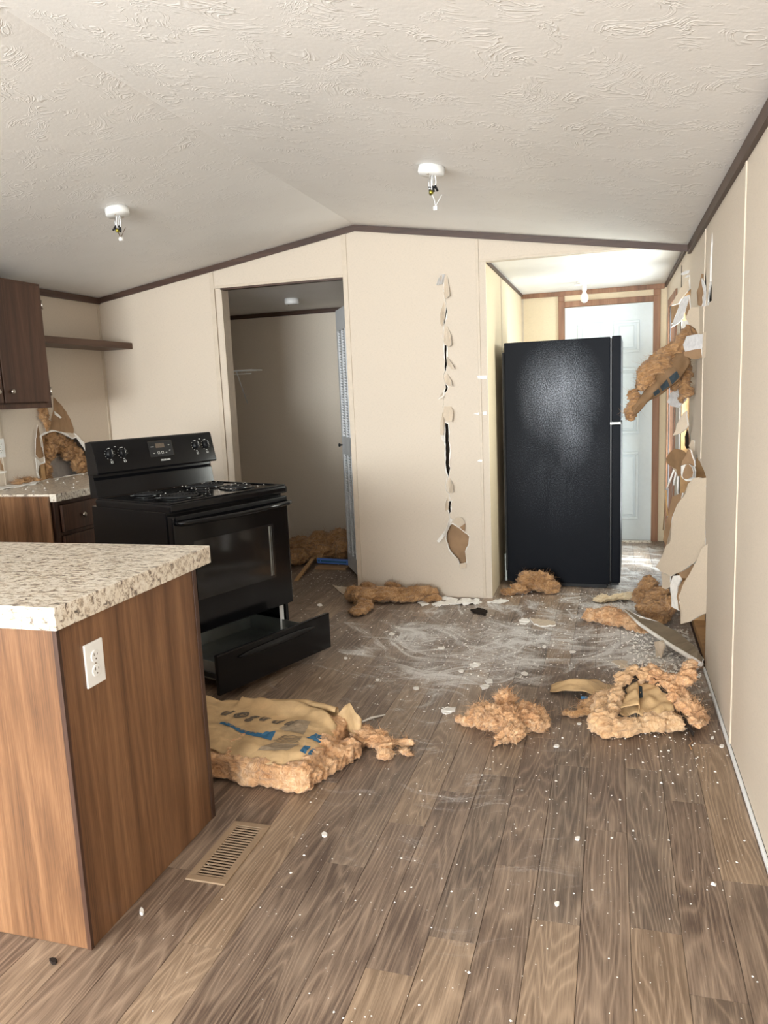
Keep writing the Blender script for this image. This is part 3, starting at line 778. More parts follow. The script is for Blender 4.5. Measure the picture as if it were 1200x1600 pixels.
# flaps torn from the right wall, each on its own plane hinged at the wall
def hplane(y0, deg):                                      # vertical plane through the wall at y0, swung into the room
    a = math.radians(deg); return (Vector((XR - .001, y0, 0)), Vector((-math.cos(a), -math.sin(a), 0)))
def rflap(name, px, y0, deg, mats=('wall_flap', 'paper_brown', 'gypsum'), th=.009, rag=.004, tilt=0, step=.03):
    P0, n = hplane(y0, deg); n = (n + Vector((0, 0, tilt))).normalized()
    return plate(name, [onplane(p, P0, n) for p in ragged([Vector(q) for q in px], step * 200, rag * 220)], th, mats, wr)
f4 = lambda x, y: (1000 + x / 5, 740 + y / 5)
rflap('torn_panel', [f4(*p) for p in ((420, 35), (518, 32), (512, 300), (510, 560), (480, 600), (465, 650), (420, 700), (310, 770), (240, 800), (165, 770), (120, 730), (165, 660), (205, 560), (235, 540), (240, 440), (260, 330), (300, 230), (355, 160), (375, 80))], 3.98, 25)
rflap('torn_panel', [f4(*p) for p in ((532, 545), (525, 800), (518, 1090), (450, 1120), (380, 1160), (318, 1175), (322, 1060), (300, 960), (330, 880), (370, 810), (420, 720), (460, 640), (480, 590))], 3.86, 30)
rflap('torn_flap', [f4(*p) for p in ((420, 700), (425, 760), (375, 815), (310, 815), (305, 770))], 4.02, 27, ('paper_brown', 'paper_brown', 'gypsum'), .003)
rflap('torn_flap', [f4(*p) for p in ((360, 825), (372, 830), (320, 930), (305, 1000), (322, 1080), (300, 1060), (285, 960), (300, 880))], 3.95, 27, ('paper_brown', 'gypsum', 'gypsum'), .003)
rflap('torn_flap', [f4(*p) for p in ((250, 180), (290, 165), (330, 150), (320, 200), (290, 240), (250, 340), (232, 470), (235, 540), (205, 560), (180, 520), (200, 400), (230, 290))], 4.15, 22, ('paper_brown', 'paper_brown', 'gypsum'), .008)
rflap('torn_flap', [f4(*p) for p in ((165, 775), (235, 800), (240, 880), (200, 905), (170, 890), (172, 830))], 4.05, 24, ('wall_flap', 'gypsum', 'gypsum'), .004)
rflap('gypsum_core', [f4(*p) for p in ((258, 800), (300, 795), (318, 830), (292, 880), (290, 960), (305, 1010), (303, 1070), (245, 1040), (245, 940), (235, 870))], 4.0, 27, ('gypsum', 'gypsum', 'gypsum'), .010, .006)
f3 = lambda x, y: (1020 + x / 10, 640 + y / 10)
rflap('torn_flap', [f3(*p) for p in ((205, 765), (245, 690), (345, 610), (420, 625), (470, 640), (530, 690), (440, 860), (435, 970), (440, 1030), (390, 1040), (365, 930), (280, 890), (215, 830))], 4.42, 40, ('kraft_dark', 'wall_flap', 'paper_brown'), .006)
rflap('torn_flap', [f3(*p) for p in ((560, 615), (590, 640), (640, 800), (650, 890), (560, 850), (440, 865))], 4.30, 30, ('paper_brown', 'wall_flap', 'gypsum'), .008)
rflap('torn_flap', [f3(*p) for p in ((440, 880), (510, 855), (505, 940), (465, 1030), (480, 1080), (540, 1090), (620, 1050), (635, 980), (610, 900), (570, 850), (630, 870), (655, 960), (645, 1080), (580, 1120), (520, 1120), (450, 1060))], 4.3, 30, ('gypsum', 'gypsum', 'gypsum'), .008)
rflap('torn_flap', [f3(*p) for p in ((512, 870), (560, 850), (612, 905), (632, 980), (620, 1045), (545, 1085), (480, 1080), (462, 1030))], 4.25, 30, ('paper_brown', 'gypsum', 'gypsum'), .004)
rflap('torn_flap', [f3(*p) for p in ((470, 60), (520, 20), (545, 250), (500, 320), (420, 375), (310, 410), (360, 310), (370, 240), (420, 150))], 4.60, 42)
rflap('torn_flap', [f3(*p) for p in ((530, 300), (560, 380), (565, 600), (525, 610), (500, 560), (500, 420))], 4.75, 15, ('dark_cavity', 'dark_cavity', 'paper_brown'), .003)  # dark plate painted as a shaded slit among the flaps
rflap('torn_flap', [f3(*p) for p in ((560, 560), (610, 470), (640, 480), (650, 860), (600, 660))], 4.55, 20, ('wall_flap', 'gypsum', 'gypsum'), .006)
fc = lambda x, y: (960 + x / 4.706, 400 + y / 4.706)
rflap('torn_flap', [fc(*p) for p in ((545, 175), (552, 240), (500, 300), (470, 350), (420, 365), (440, 320), (480, 245))], 4.98, 28)
rflap('torn_flap', [fc(*p) for p in ((548, 285), (552, 330), (520, 400), (500, 460), (460, 500), (415, 525), (440, 470), (480, 370), (490, 330))], 4.97, 34, ('gypsum_grey', 'wall_flap', 'gypsum'), .007, .008)
rflap('torn_flap', [fc(*p) for p in ((415, 365), (470, 345), (475, 420), (445, 470), (418, 500))], 5.8, 8, ('paper_brown', 'paper_brown', 'gypsum'), .006)
rflap('torn_flap', [fc(*p) for p in ((550, 300), (556, 400), (525, 455), (520, 420))], 4.92, 20, ('paper_brown', 'gypsum', 'gypsum'), .005)
rflap('torn_flap', [fc(*p) for p in ((480, 135), (515, 112), (550, 105), (545, 125), (505, 140))], 5.0, 35, ('gypsum_grey', 'wall_flap', 'gypsum'), .004)
rflap('torn_flap', [fc(*p) for p in ((515, 160), (535, 140), (552, 140), (545, 155))], 5.0, 30, ('gypsum_grey', 'wall_flap', 'gypsum'), .004)
rflap('torn_panel', [fc(*p) for p in ((570, 375), (700, 370), (712, 420), (710, 560), (655, 555), (615, 575), (595, 535), (555, 505), (520, 455), (545, 400))], 4.05, 26, tilt=.10)
rflap('torn_panel', [fc(*p) for p in ((655, 560), (705, 550), (705, 725), (670, 745), (650, 750), (652, 640))], 4.12, 14)
rflap('gypsum_core', [fc(*p) for p in ((530, 590), (600, 575), (655, 575), (655, 640), (640, 685), (520, 705), (505, 650))], 4.2, 30, ('gypsum_grey', 'gypsum', 'gypsum'), .012)
rflap('torn_flap', [fc(*p) for p in ((510, 705), (640, 682), (645, 745), (590, 760), (515, 735))], 4.2, 32, ('paper_brown', 'gypsum', 'gypsum'), .006)
rflap('gypsum_core', [fc(*p) for p in ((500, 480), (535, 470), (545, 500), (525, 550), (490, 560))], 4.7, 25, ('gypsum', 'gypsum', 'gypsum'), .012)
rflap('gypsum_core', [fc(*p) for p in ((388, 1075), (410, 1010), (480, 965), (530, 930), (545, 990), (520, 1060), (470, 1115), (420, 1105))], 4.55, 38, ('gypsum_grey', 'wall_flap', 'gypsum'), .010)
rflap('torn_flap', [fc(*p) for p in ((640, 130), (672, 135), (668, 180), (640, 370), (612, 360), (618, 290), (605, 265), (625, 200))], 4.22, 10, ('paper_brown', 'gypsum', 'gypsum'), .006, .005)
rflap('torn_flap', [fc(*p) for p in ((640, 165), (655, 190), (668, 240), (680, 300), (662, 372), (650, 365), (660, 280), (640, 190))], 4.15, 16, ('gypsum_grey', 'wall_flap', 'gypsum'), .006)
rflap('torn_flap', [fc(*p) for p in ((682, 120), (694, 60), (706, 10), (708, 130), (692, 250), (684, 340), (672, 365), (676, 260))], 4.05, 7, ('wall', 'gypsum', 'gypsum'), .006)
MB().box(XR + .0105, XR + .02, 3.945, 4.10, 1.5, 2.15).build('dark_gap', 'dark_cavity', wr)  # dark backing painted as cavity shade behind the slot
# splinters of white lath hanging in the gap
sp = MB()
for a, b in (((340, 920), (215, 1250)), ((365, 950), (325, 1180)), ((395, 1040), (385, 1300))):
    P0, n = hplane(4.7, 35)
    sp.tube([onplane(f3(*a), P0, n), onplane(f3(*b), P0, n)], .006, 6)
sp.build('splinter', 'gypsum', wr)
MB().tube([onplane(f3(205, 1260), *hplane(4.75, 35)), onplane(f4(215, 330), *hplane(4.7, 33))], .006, 6).build('splinter', 'lumber', wr)
MB().tube([onplane(f3(200, 1350), *hplane(4.8, 35)), onplane(f4(180, 440), *hplane(4.75, 34))], .003, 5).build('splinter', 'kraft_dark', wr)

# hall: left wall, end wall; closet shell; rear wall
hl = structure('wall_hall', 'hall left wall beside the refrigerator', 'wall')
MB().box(-.785, -.775, YB + PT, 5.72, 0, ZF + .05).build('panel', 'wall_warm', hl)
MB().box(-.785, -.775, 5.726, YH, 0, ZF + .05).build('panel', 'wall_warm', hl)
MB().box(-.776, -.770, 5.715, 5.731, 0, ZF - .03, .001).build('batten', 'batten', hl)
MB().box(-.83, -.786, YB + .06, YH + .06, 0, ZF).build('stud_core', 'wall', hl)
he = structure('wall_hall_end', 'hall end wall around the white six panel door', 'wall')
DX0, DX1, DZ = -.40, .335, 2.075
MB().box(-.775, DX0 - .001, YH - .010, YH + .06, 0, ZF + .05).build('panel', 'wall_warm', he)
MB().box(DX1 + .001, XR, YH - .010, YH + .06, 0, ZF + .05).build('panel', 'wall_warm', he)
MB().box(DX0 - .001, DX1 + .001, YH - .010, YH + .06, DZ, ZF + .05).build('panel', 'wall_warm', he)
MB().box(-.775, -.757, YH - .016, YH - .010, 0, ZF - .04, .001).build('batten', 'batten', he)
MB().box(XR - .052, XR - .047, YH - .014, YH - .010, 0, ZF - .04).build('batten', 'casing', he)
cw = structure('wall_closet', 'shaded beige walls inside the closet', 'wall')
YC = 6.95
MB().box(XL - .1, -.83, YC, YC + .1, 0, ZF + .05).build('panel', 'wall_pale', cw)
MB().box(XL - .1, XL, YB + .10, YC, 0, ZF + .05).build('panel', 'wall_pale', cw)
MB().box(-1.70, -1.66, YB + .056, YC, 0, ZF + .05).build('panel', 'wall_pale', cw)
tag(MB().box(XL, -1.70, YC - .014, YC - .0005, ZF - .04, ZF - .001).build('trim_7', 'trim'), 'dark brown trim at the top of the closet back wall', 'trim', None, 'structure')
rw = structure('wall_rear', 'wall behind the camera with two daylight windows', 'wall')
rwall = MB()
for a, b, z0, z1_ in ((XL - .1, -3.05, 0, 2.6), (-.05, XR + .1, 0, 2.6), (-3.05, -.05, 0, .6), (-3.05, -.05, 2.1, 2.6)):
    rwall.box(a, b, YR - .05, YR, z0, z1_)
rwall.build('panel', 'wall', rw)
# living-end windows: frame bars with glass
def window(name, label, axis, a, u0, u1, z0, z1_):
    wdw = structure(name, label, 'window')
    m = MB()
    B = (lambda p, q, r, s: m.box(p, q, a - .02, a + .02, r, s)) if axis == 'Y' else (lambda p, q, r, s: m.box(a - .02, a + .02, p, q, r, s))
    B(u0, u0 + .04, z0, z1_); B(u1 - .04, u1, z0, z1_); B(u0, u1, z0, z0 + .04); B(u0, u1, z1_ - .04, z1_)
    um = (u0 + u1) / 2; B(um - .02, um + .02, z0, z1_)
    m.build('frame', 'white_plastic', wdw)
    for p, q in ((u0 + .04, um - .02), (um + .02, u1 - .04)):
        g_ = MB()
        if axis == 'Y': g_.box(p, q, a - .003, a + .003, z0 + .04, z1_ - .04)
        else: g_.box(a - .003, a + .003, p, q, z0 + .04, z1_ - .04)
        g_.build('pane', 'pane', wdw)
window('window_1', 'wide white framed window in the wall behind the camera', 'Y', YR - .025, -3.05, -.05, .6, 2.1)
window('window_2', 'white framed window in the right wall behind the camera', 'X', XR + .05, -2.1, -.3, .8, 2.0)
window('window_4', 'narrow white framed window behind the torn wall beside the refrigerator', 'X', XR + .085, 5.05, 5.55, .92, 1.96)
window('window_3', 'white framed window in the left wall behind the camera', 'X', XL - .06, -1.8, 0, .8, 2.0)

# hall side door, glazed, seen edge-on
d2 = structure('door_2', 'wood cased glazed side door letting daylight into the hall', 'door')
MB().box(XR - .012, XR, HD0 - .06, HD0, 0, HDZ + .06, .002).build('casing', 'casing', d2)
MB().box(XR - .012, XR, HD1, HD1 + .06, 0, HDZ + .06, .002).build('casing', 'casing', d2)
MB().box(XR - .012, XR, HD0, HD1, HDZ, HDZ + .06, .002).build('casing', 'casing', d2)
MB().box(XR + PT, XR + .10, HD0 - .012, HD0, 0, HDZ).box(XR + PT, XR + .10, HD1, HD1 + .012, 0, HDZ).box(XR + PT, XR + .10, HD0, HD1, HDZ, HDZ + .012).build('jamb', 'casing', d2)
MB().box(XR + .06, XR + .09, HD0, HD0 + .05, .01, HDZ).box(XR + .06, XR + .09, HD1 - .05, HD1, .01, HDZ).box(XR + .06, XR + .09, HD0 + .05, HD1 - .05, .01, .08).box(XR + .06, XR + .09, HD0 + .05, HD1 - .05, HDZ - .05, HDZ).build('door_frame', 'white_paint', d2)
MB().box(XR + .072, XR + .078, HD0 + .05, HD1 - .05, .08, HDZ - .05).build('pane', 'pane', d2)

# hall end door: six panels
d1 = structure('door_1', 'white six panel door with brown casing at the hall end', 'door')
yd = YH - .022
dl = MB().box(DX0 + .003, DX1 - .003, yd, yd + .035, .012, DZ - .004)
dl.build('door_leaf', 'door_paint', d1)
def door_panel(x0, x1, z0, z1_):
    m = MB()
    fr = .022
    for a, b, c_, d in ((x0, x1, z1_ - fr, z1_), (x0, x1, z0, z0 + fr), (x0, x0 + fr, z0 + fr, z1_ - fr), (x1 - fr, x1, z0 + fr, z1_ - fr)):
        m.box(a, b, yd - .012, yd, c_, d, .004)
    m.box(x0 + fr + .022, x1 - fr - .022, yd - .010, yd, z0 + fr + .022, z1_ - fr - .022, .005)
    m.build('door_panel', 'door_paint', d1)
xm = (DX0 + DX1) / 2
for z0, z1_ in ((1.66, 1.93), (.96, 1.53), (.20, .80)):
    door_panel(DX0 + .11, xm - .045, z0, z1_); door_panel(xm + .045, DX1 - .11, z0, z1_)
for x0, x1, z0, z1_ in ((DX0 - .055, DX0, 0, DZ + .05), (DX1, DX1 + .055, 0, DZ + .05), (DX0, DX1, DZ, DZ + .05)):
    MB().box(x0, x1, YH - .028, YH - .0105, z0, z1_, .003).build('casing', 'casing', d1)
MB().box(DX1, DX1 + .055, YH - .028, YH - .0105, DZ + .05, ZF - .04, .003).box(DX0 - .055, DX0, YH - .028, YH - .0105, DZ + .05, ZF - .04, .003).build('casing', 'casing', d1)
MB().lathe([(.012, 0), (.012, -.03), (.026, -.035), (.028, -.055), (.018, -.065)], (DX0 + .06, yd, .95), 'Y', 16).build('door_knob', 'chrome', d1)
MB().box(DX0, DX1, YH - .10, YH - .03, 0.0005, .012, .003).build('threshold', 'granite', d1)
# =================================================================== KITCHEN
# peninsula base and its worktop
PX, PY0, PY1 = -1.295, 1.483, 2.137
t = thing('peninsula_cabinet', 'brown woodgrain peninsula base with a white outlet on its end', 'cabinet', (PX, PY0, 0))
MB().box(XL + .03 - PX, -.008, .008, PY1 - PY0 - .02, 0, .865).build('body', 'cab', t)
MB().box(XL + .03 - PX, -.0005, 0, .0078, 0.001, .866, .001).build('front_panel', 'cab', t)
MB().box(-.0078, 0, .0082, PY1 - PY0 - .022, 0.001, .866, .001).build('end_panel', 'cab', t)
MB().box(-.02, .003, PY1 - PY0 - .0215, PY1 - PY0, 0.0, .866, .002).build('corner_trim', 'cab_dark', t)
MB().box(-.012, .0015, -.0015, .010, 0.0, .866, .001).build('corner_trim', 'cab_dark', t)
CT = .925
o = MB().box(XL + .02, -1.283, 1.471, 2.222, .8665, CT, .003).build('countertop', 'granite', loc=None)
tag(o, 'speckled beige granite look worktop on the brown peninsula', 'countertop')

def outlet(name, label, origin, rz, cat='outlet'):
    t = thing(name, label, cat, origin, rz)     # local: plate in x-z plane, facing -y
    MB().box(-.036, .036, -.006, 0, -.058, .058, .0022).build('plate', 'white_plastic', t)
    for s in (-1, 1):
        r = MB().lathe([(.0165, -.006), (.0165, -.0085), (.0150, -.0092)], (0, 0, s * .0195), 'Y', 20).build('receptacle', 'white_plastic', t)
        m = MB()
        for dx, h in ((-.0062, .0075), (.0062, .006)): m.box(dx - .0011, dx + .0011, -.0097, -.0090, s * .0195 + .002 - .000, s * .0195 + .002 + h)
        m.lathe([(.0022, -.0090), (.0022, -.0097)], (0, 0, s * .0195 - .007), 'Y', 10)
        m.build('slots', 'grey_ink', r)
    MB().lathe([(.0032, -.006), (.0032, -.0072)], (0, 0, 0), 'Y', 12).build('screw', 'chrome', t)
    return t
outlet('electrical_outlet', 'white duplex outlet plate on the brown end of the peninsula', (PX + .0002, 1.606, .738), PI / 2)
outlet('electrical_outlet', 'white outlet plate on the left kitchen wall above the counter', (XL + .0005, 3.875, 1.165), PI / 2)

# floor register
t = thing('floor_register', 'tan metal floor register with slots beside the peninsula', 'vent', (-1.143, 1.957, 0.0006))
fx, fy, ix, iy = .066, .158, .043, .134
MB().box(-fx, fx, -fy, -iy, 0, .006, .002).box(-fx, fx, iy, fy, 0, .006, .002).box(-fx, -ix, -iy, iy, 0, .006, .002).box(ix, fx, -iy, iy, 0, .006, .002).build('frame', 'register', t)
MB().box(-ix, ix, -iy, iy, 0.0001, .0006).build('duct_shadow', 'dirt', t)  # flat dark sheet painted as the shade down the duct
ns = 20; sl = None
for i in range(ns):
    y = -iy + (i + .5) * 2 * iy / ns
    if sl is None:
        sl = MB().box(-ix, ix, -.0026, .0026, .0020, .0052, .0006).build('louver', 'register', t); q = sl
    else: q = link('louver', sl.data, t)
    q.location = (0, y, 0)

# range, pulled out and turned
rng_t = thing('electric_range', 'black freestanding electric range with its bottom drawer pulled out', 'stove', (-1.848, 3.458, 0), math.radians(70))
t = rng_t
W2 = .388
MB().box(-W2, W2, .035, .64, .262, .888, .004).box(-W2, -W2 + .02, .035, .64, .03, .262).box(W2 - .02, W2, .035, .64, .03, .262).box(-W2, W2, .62, .64, .03, .262).build('body', 'black_gloss', t)
for x, y in ((-.35, .08), (.35, .08), (-.35, .60), (.35, .60)):
    MB().lathe([(.016, 0), (.018, .006), (.010, .010), (.010, .03)], (x, y, 0), 'Z', 12).build('leg', 'black_satin', t)
MB().box(-W2 - .004, W2 + .004, -.012, .60, .886, .928, .012).box(-W2 + .0, W2 - .0, .0, .03, .926, .934, .004).box(-W2, -W2 + .02, .03, .58, .926, .934, .004).box(W2 - .02, W2, .03, .58, .926, .934, .004).build('cooktop', 'black_gloss', t)
def burner(x, y, r):
    b = MB().lathe([(r + .022, .9285), (r + .020, .9335), (r + .008, .9340), (r, .9300), (.02, .9288)], (x, y, 0), 'Z', 40).build('drip_bowl', 'black_gloss', t)
    pts = []; turns = 4 if r < .09 else 5
    for i in range(turns * 28 + 1):
        a = 2 * PI * i / 28; rr = .018 + (r - .018) * i / (turns * 28)
        pts.append((x + rr * math.cos(a), y + rr * math.sin(a), .9395))
    MB().tube(pts, .0042, 6).build('coil', 'black_matte', b)
    s = MB()
    for k in range(3):
        a = 2 * PI * k / 3 + .4
        s.tube([(x, y, .934), (x + (r + .01) * math.cos(a), y + (r + .01) * math.sin(a), .934)], .0022, 5)
    s.build('support', 'steel', b)
burner(-.19, .18, .098); burner(-.20, .42, .075); burner(.19, .42, .098); burner(.20, .18, .075)
# backguard: lower riser, undercut, slanted control panel
MB().prism([(.575, .930), (.640, .930), (.640, 1.20), (.612, 1.20), (.600, 1.035), (.592, 1.020)], 'X', -W2, W2, bev=.003).build('backguard', 'black_gloss', t)
MB().prism([(.545, 1.062), (.548, 1.052), (.640, 1.045), (.640, 1.215), (.592, 1.222), (.582, 1.216)], 'X', -W2 - .004, W2 + .004, bev=.004).build('control_panel', 'black_gloss', t)
# panel frame: local plane from (y=.545,z=1.062) to (y=.582,z=1.216)
pv = Vector((0, .582 - .545, 1.216 - 1.062)).normalized(); pn = Vector((0, -pv.z, pv.y))
PM = lambda x, v, d=0.0: Vector((x, .545, 1.062)) + pv * v + pn * d
def on_panel(name, mat, rects, parent=t, d0=.0002, d1=.0012):
    m = MB()
    for x0, x1, v0, v1 in rects:
        c = [(x0, v0), (x1, v0), (x1, v1), (x0, v1)]
        A = [m.bm.verts.new(PM(a, b, d0)) for a, b in c]; B = [m.bm.verts.new(PM(a, b, d1)) for a, b in c]
        m.bm.faces.new(A); m.bm.faces.new(B[::-1])
        for i in range(4): m.bm.faces.new((A[i], B[i], B[(i + 1) % 4], A[(i + 1) % 4]))
    return m.build(name, mat, parent)
PMat = Matrix((Vector((1, 0, 0)).to_4d(), pv.to_4d(), pn.to_4d(), (0, 0, 0, 1))).transposed()
def knob(x, v, big=True):
    m = MB(); m.lathe([(.022, 0), (.021, .008), (.018, .014), (.016, .016)], (0, 0, 0), 'Z', 24)
    m.box(-.0045, .0045, -.019, .019, .014, .026, .002)
    bmesh.ops.transform(m.bm, matrix=Matrix.Translation(PM(x, v, .0)) @ Matrix(((1, 0, 0), (0, pv.y, pn.y), (0, pv.z, pn.z))).to_4x4(), verts=m.bm.verts)
    k = m.build('knob', 'black_satin', t)
    for q in k.data.polygons: q.use_smooth = False
    ticks = []
    for i in range(9):
        a = math.radians(-30 + 240 * i / 8 + 0)
        tx, tv = x - .029 * math.cos(a - .4), v + .029 * math.sin(a - .4)
        ticks.append((tx - .0014, tx + .0014, tv - .0014, tv + .0014))
    ticks.append((x - .006, x + .006, v + .028, v + .0315)); ticks.append((x - .005, x + .005, v - .032, v - .029))
    # burner position pictogram: little square outline with a dot
    bx, bv, s = x + .002, v - .044, .0062
    ticks += [(bx - s, bx + s, bv + s - .0012, bv + s), (bx - s, bx + s, bv - s, bv - s + .0012), (bx - s, bx - s + .0012, bv - s, bv + s), (bx + s - .0012, bx + s, bv - s, bv + s), (bx - .004, bx - .0005, bv - .003, bv + .0005)]
    on_panel('dial_marks', 'white_print', ticks, t)
    on_panel('pointer_line', 'white_print', [(x - .0008, x + .0008, v - .004, v + .016)], k, .0262, .0268)
for x in (-.300, -.222, .262, .334): knob(x, .092)
on_panel('dial_marks', 'white_print', [(-.266, -.256, .126, .129), (.293, .303, .126, .129)])
on_panel('clock_panel', 'black_satin', [(-.058, .098, .052, .138)], t, .0002, .0016)
on_panel('clock_border', 'grey_ink', [(-.058, .098, .137, .1378), (.0974, .098, .052, .138)], t, .0016, .0020)
on_panel('clock_display', 'grey_ink', [(-.012, .045, .100, .124)], t, .0016, .0022)
mk = [(-.045, -.025, .106, .109), (.070, .080, .110, .112), (.074, .076, .108, .114), (.070, .080, .080, .082), (-.036, -.026, .070, .073)]
for bx in (0.0, .025):
    mk += [(bx - .007, bx + .007, .066, .0675), (bx - .007, bx + .007, .077, .0785), (bx - .007, bx - .0056, .066, .0785), (bx + .0056, bx + .007, .066, .0785)]
mk += [(.045, .055, .070, .0725)]
on_panel('clock_marks', 'white_print', mk, t, .0016, .0022)
def text_mesh(body, size, shear=0.0, bold=0.0, extrude=0.0004):
    cu = bpy.data.curves.new('t', 'FONT'); cu.body = body; cu.size = size; cu.align_x = 'CENTER'; cu.align_y = 'CENTER'; cu.shear = shear; cu.offset = bold; cu.extrude = extrude
    cu.resolution_u = 3
    o = bpy.data.objects.new('t', cu); COL.objects.link(o)
    me = bpy.data.meshes.new_from_object(o.evaluated_get(bpy.context.evaluated_depsgraph_get()))
    bpy.data.objects.remove(o); bpy.data.curves.remove(cu)
    return me
def brand(parent, m4, size, mat='white_print'):
    me = text_mesh('FRIGIDAIRE', size, 0, size * .02)
    me.transform(m4); me.name = 'lettering'; me.materials.clear(); me.materials.append(M[mat])
    return link('lettering', me, parent)
brand(t, Matrix.Translation(PM(.035, .030, .0008)) @ Matrix(((1, 0, 0), (0, pv.y, pn.y), (0, pv.z, pn.z))).to_4x4(), .0125)
# oven door
dm = MB(); dm.box(-W2 + .002, W2 - .002, -.012, .033, .272, .872, .008)
door = dm.build('oven_door', 'black_gloss', t)
MB().box(-.275, .262, -.0145, -.012, .44, .735, .001).build('window', 'glass_dark', door)
MB().box(.225, .236, -.0155, -.0145, .455, .725).box(.243, .246, -.0155, -.0145, .455, .725).build('window_edge_trim', 'steel', door)  # pale bars standing in for a reflection along the window edge
hm = MB()
hp = [(-.37, -.012, .838), (-.365, -.050, .838), (-.34, -.060, .838), (-.17, -.064, .834), (0, -.066, .832), (.17, -.064, .834), (.34, -.060, .838), (.365, -.050, .838), (.37, -.012, .838)]
hm.tube(hp, .013, 10); hm.build('handle', 'black_gloss', door)
MB().box(-.37, .37, -.016, -.010, .850, .868, .002).build('vent_strip', 'black_satin', door)
# storage drawer, pulled out and dropped a little
DY = -.262
dr = MB().box(-.398, .398, DY, DY + .022, .045, .240, .006).build('drawer', 'black_gloss', t)
gm = MB(); gm.lathe([(.0, 0), (.020, .001), (.024, .004), (.020, .006), (0, .0061)], (0, 0, 0), 'Z', 20)
bmesh.ops.transform(gm.bm, matrix=Matrix.Translation((0, DY - .001, .195)) @ Matrix.Rotation(PI / 2, 4, 'X') @ Matrix.Diagonal((11.5, .75, 1, 1)), verts=gm.bm.verts)
gm.build('finger_grip', 'black_satin', dr)
MB().box(-.34, .34, DY + .022, .30, .085, .091).box(-.34, -.334, DY + .022, .30, .091, .175).box(.334, .34, DY + .022, .30, .091, .175).box(-.334, .334, .294, .30, .091, .175).build('pan', 'steel', dr)
MB().box(-.355, -.341, DY + .022, .28, .10, .125, .003).build('slide_rail', 'black_satin', dr)
MB().box(.341, .355, DY + .022, .28, .10, .125, .003).build('slide_rail', 'black_satin', dr)
MB().box(.322, .352, .036, .040, .10, .262, .001).build('slide_bracket', 'white_paint', t)

# refrigerator, side to the camera
fr = thing('refrigerator', 'tall black refrigerator seen from its dusty side in the hall opening', 'refrigerator', (-.712, 5.36, 0), math.radians(-1.5))
t = fr; FH, FW, FD = 1.706, .72, .700
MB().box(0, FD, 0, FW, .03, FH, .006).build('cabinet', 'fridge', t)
MB().box(.02, FD - .02, .03, FW - .03, .0, .03).build('base', 'black_matte', t)
MB().box(-.018, -.0005, .03, FW - .03, .10, FH - .06, .006).build('back_panel', 'black_matte', t)
MB().box(-.03, -.012, .05, FW - .05, .02, .22, .003).build('compressor_cover', 'steel', t)
MB().box(FD, FD + .010, .010, FW - .010, .05, FH - .01).build('gasket', 'black_satin', t)
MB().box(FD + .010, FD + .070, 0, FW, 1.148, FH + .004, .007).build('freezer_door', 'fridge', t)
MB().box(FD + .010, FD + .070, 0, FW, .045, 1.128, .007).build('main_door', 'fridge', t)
MB().box(FD - .02, FD + .066, .006, .05, 1.131, 1.146, .001).build('hinge', 'white_plastic', t)
MB().box(FD + .005, FD + .06, .006, .04, .028, .044, .001).build('hinge', 'black_matte', t)

# wall cabinet and corner shelf
UX = -3.35
t = thing('wall_cabinet', 'dark brown wall cabinet above the broken left wall', 'cabinet', (XL + .001, 4.022, 1.402))
ux = UX - XL
MB().box(0, ux - .018, -1.6, 0, 0, .745, .001).build('body', 'cab_dark', t)
def frame_strip(y0, y1, z0, z1_): return MB().box(ux - .018, ux, y0, y1, z0, z1_, .001)
MB().box(ux - .0178, ux, -1.6, 0, 0, .028, .001).box(ux - .0178, ux, -1.6, 0, .722, .745, .001).box(ux - .0178, ux, -.03, 0, .028, .722, .001).build('face_frame', 'cab_dark', t)
def cab_door(y0, y1, kn):
    d = MB().box(ux + .001, ux + .019, y0, y1, .036, .728, .003).build('door', 'cab_dark', t)
    MB().lathe([(.005, ux + .019), (.005, ux + .028), (.013, ux + .032), (.015, ux + .040), (.009, ux + .046)], (0, kn, .10), 'X', 16).build('knob', 'chrome', d)
cab_door(-.40, -.022, -.352); cab_door(-.79, -.412, -.46)
for z in (.10, .62):
    MB().box(ux + .0002, ux + .004, -.0215, -.006, z - .022, z + .022, .001).lathe([(.005, z - .026), (.005, z + .026)], (ux + .019, -.0165, 0), 'Z', 8).box(ux + .003, ux + .019, -.018, -.015, z - .02, z + .02).build('hinge', 'chrome', t)
o = MB().box(XL + .001, -3.395, 4.024, YB - .0025, 1.803, 1.848, .003).build('shelf_board', 'cab_dark_y')
tag(o, 'thick dark brown shelf board in the left back corner', 'shelf')

# left base cabinet and its worktop
BX, BY = -3.02, 3.555
t = thing('base_cabinet', 'dark brown base cabinet with drawers left of the range', 'cabinet', (BX, BY, 0))
MB().box(XL + .001 - BX, -.02, .0, YB - BY - .06, .09, .876).box(XL + .001 - BX, -.08, .0, YB - BY - .06, 0, .09).build('body', 'cab_dark', t)
MB().box(XL + .001 - BX, -.006, -.034, -.0205, 0, .909, .002).build('end_panel', 'cab', t)
MB().box(-.0198, 0, .0, .035, 0, .876, .001).box(-.0198, 0, .035, YB - BY - .06, .855, .876, .001).box(-.0198, 0, .035, YB - BY - .06, .672, .690, .001).box(-.0198, 0, .405, .435, .09, .855, .001).build('face_frame', 'cab_dark', t)
for z0, z1_ in ((.695, .848), (.50, .668), (.30, .488), (.11, .288)):
    d = MB().box(.001, .019, .042, .400, z0, z1_, .003).build('drawer', 'cab_dark', t)
    MB().lathe([(.005, .019), (.005, .028), (.013, .032), (.015, .040), (.009, .046)], (0, .205, (z0 + z1_) / 2), 'X', 16).build('knob', 'chrome', d)
MB().box(.001, .019, .441, YB - BY - .07, .11, .848, .003).build('door', 'cab_dark', t)
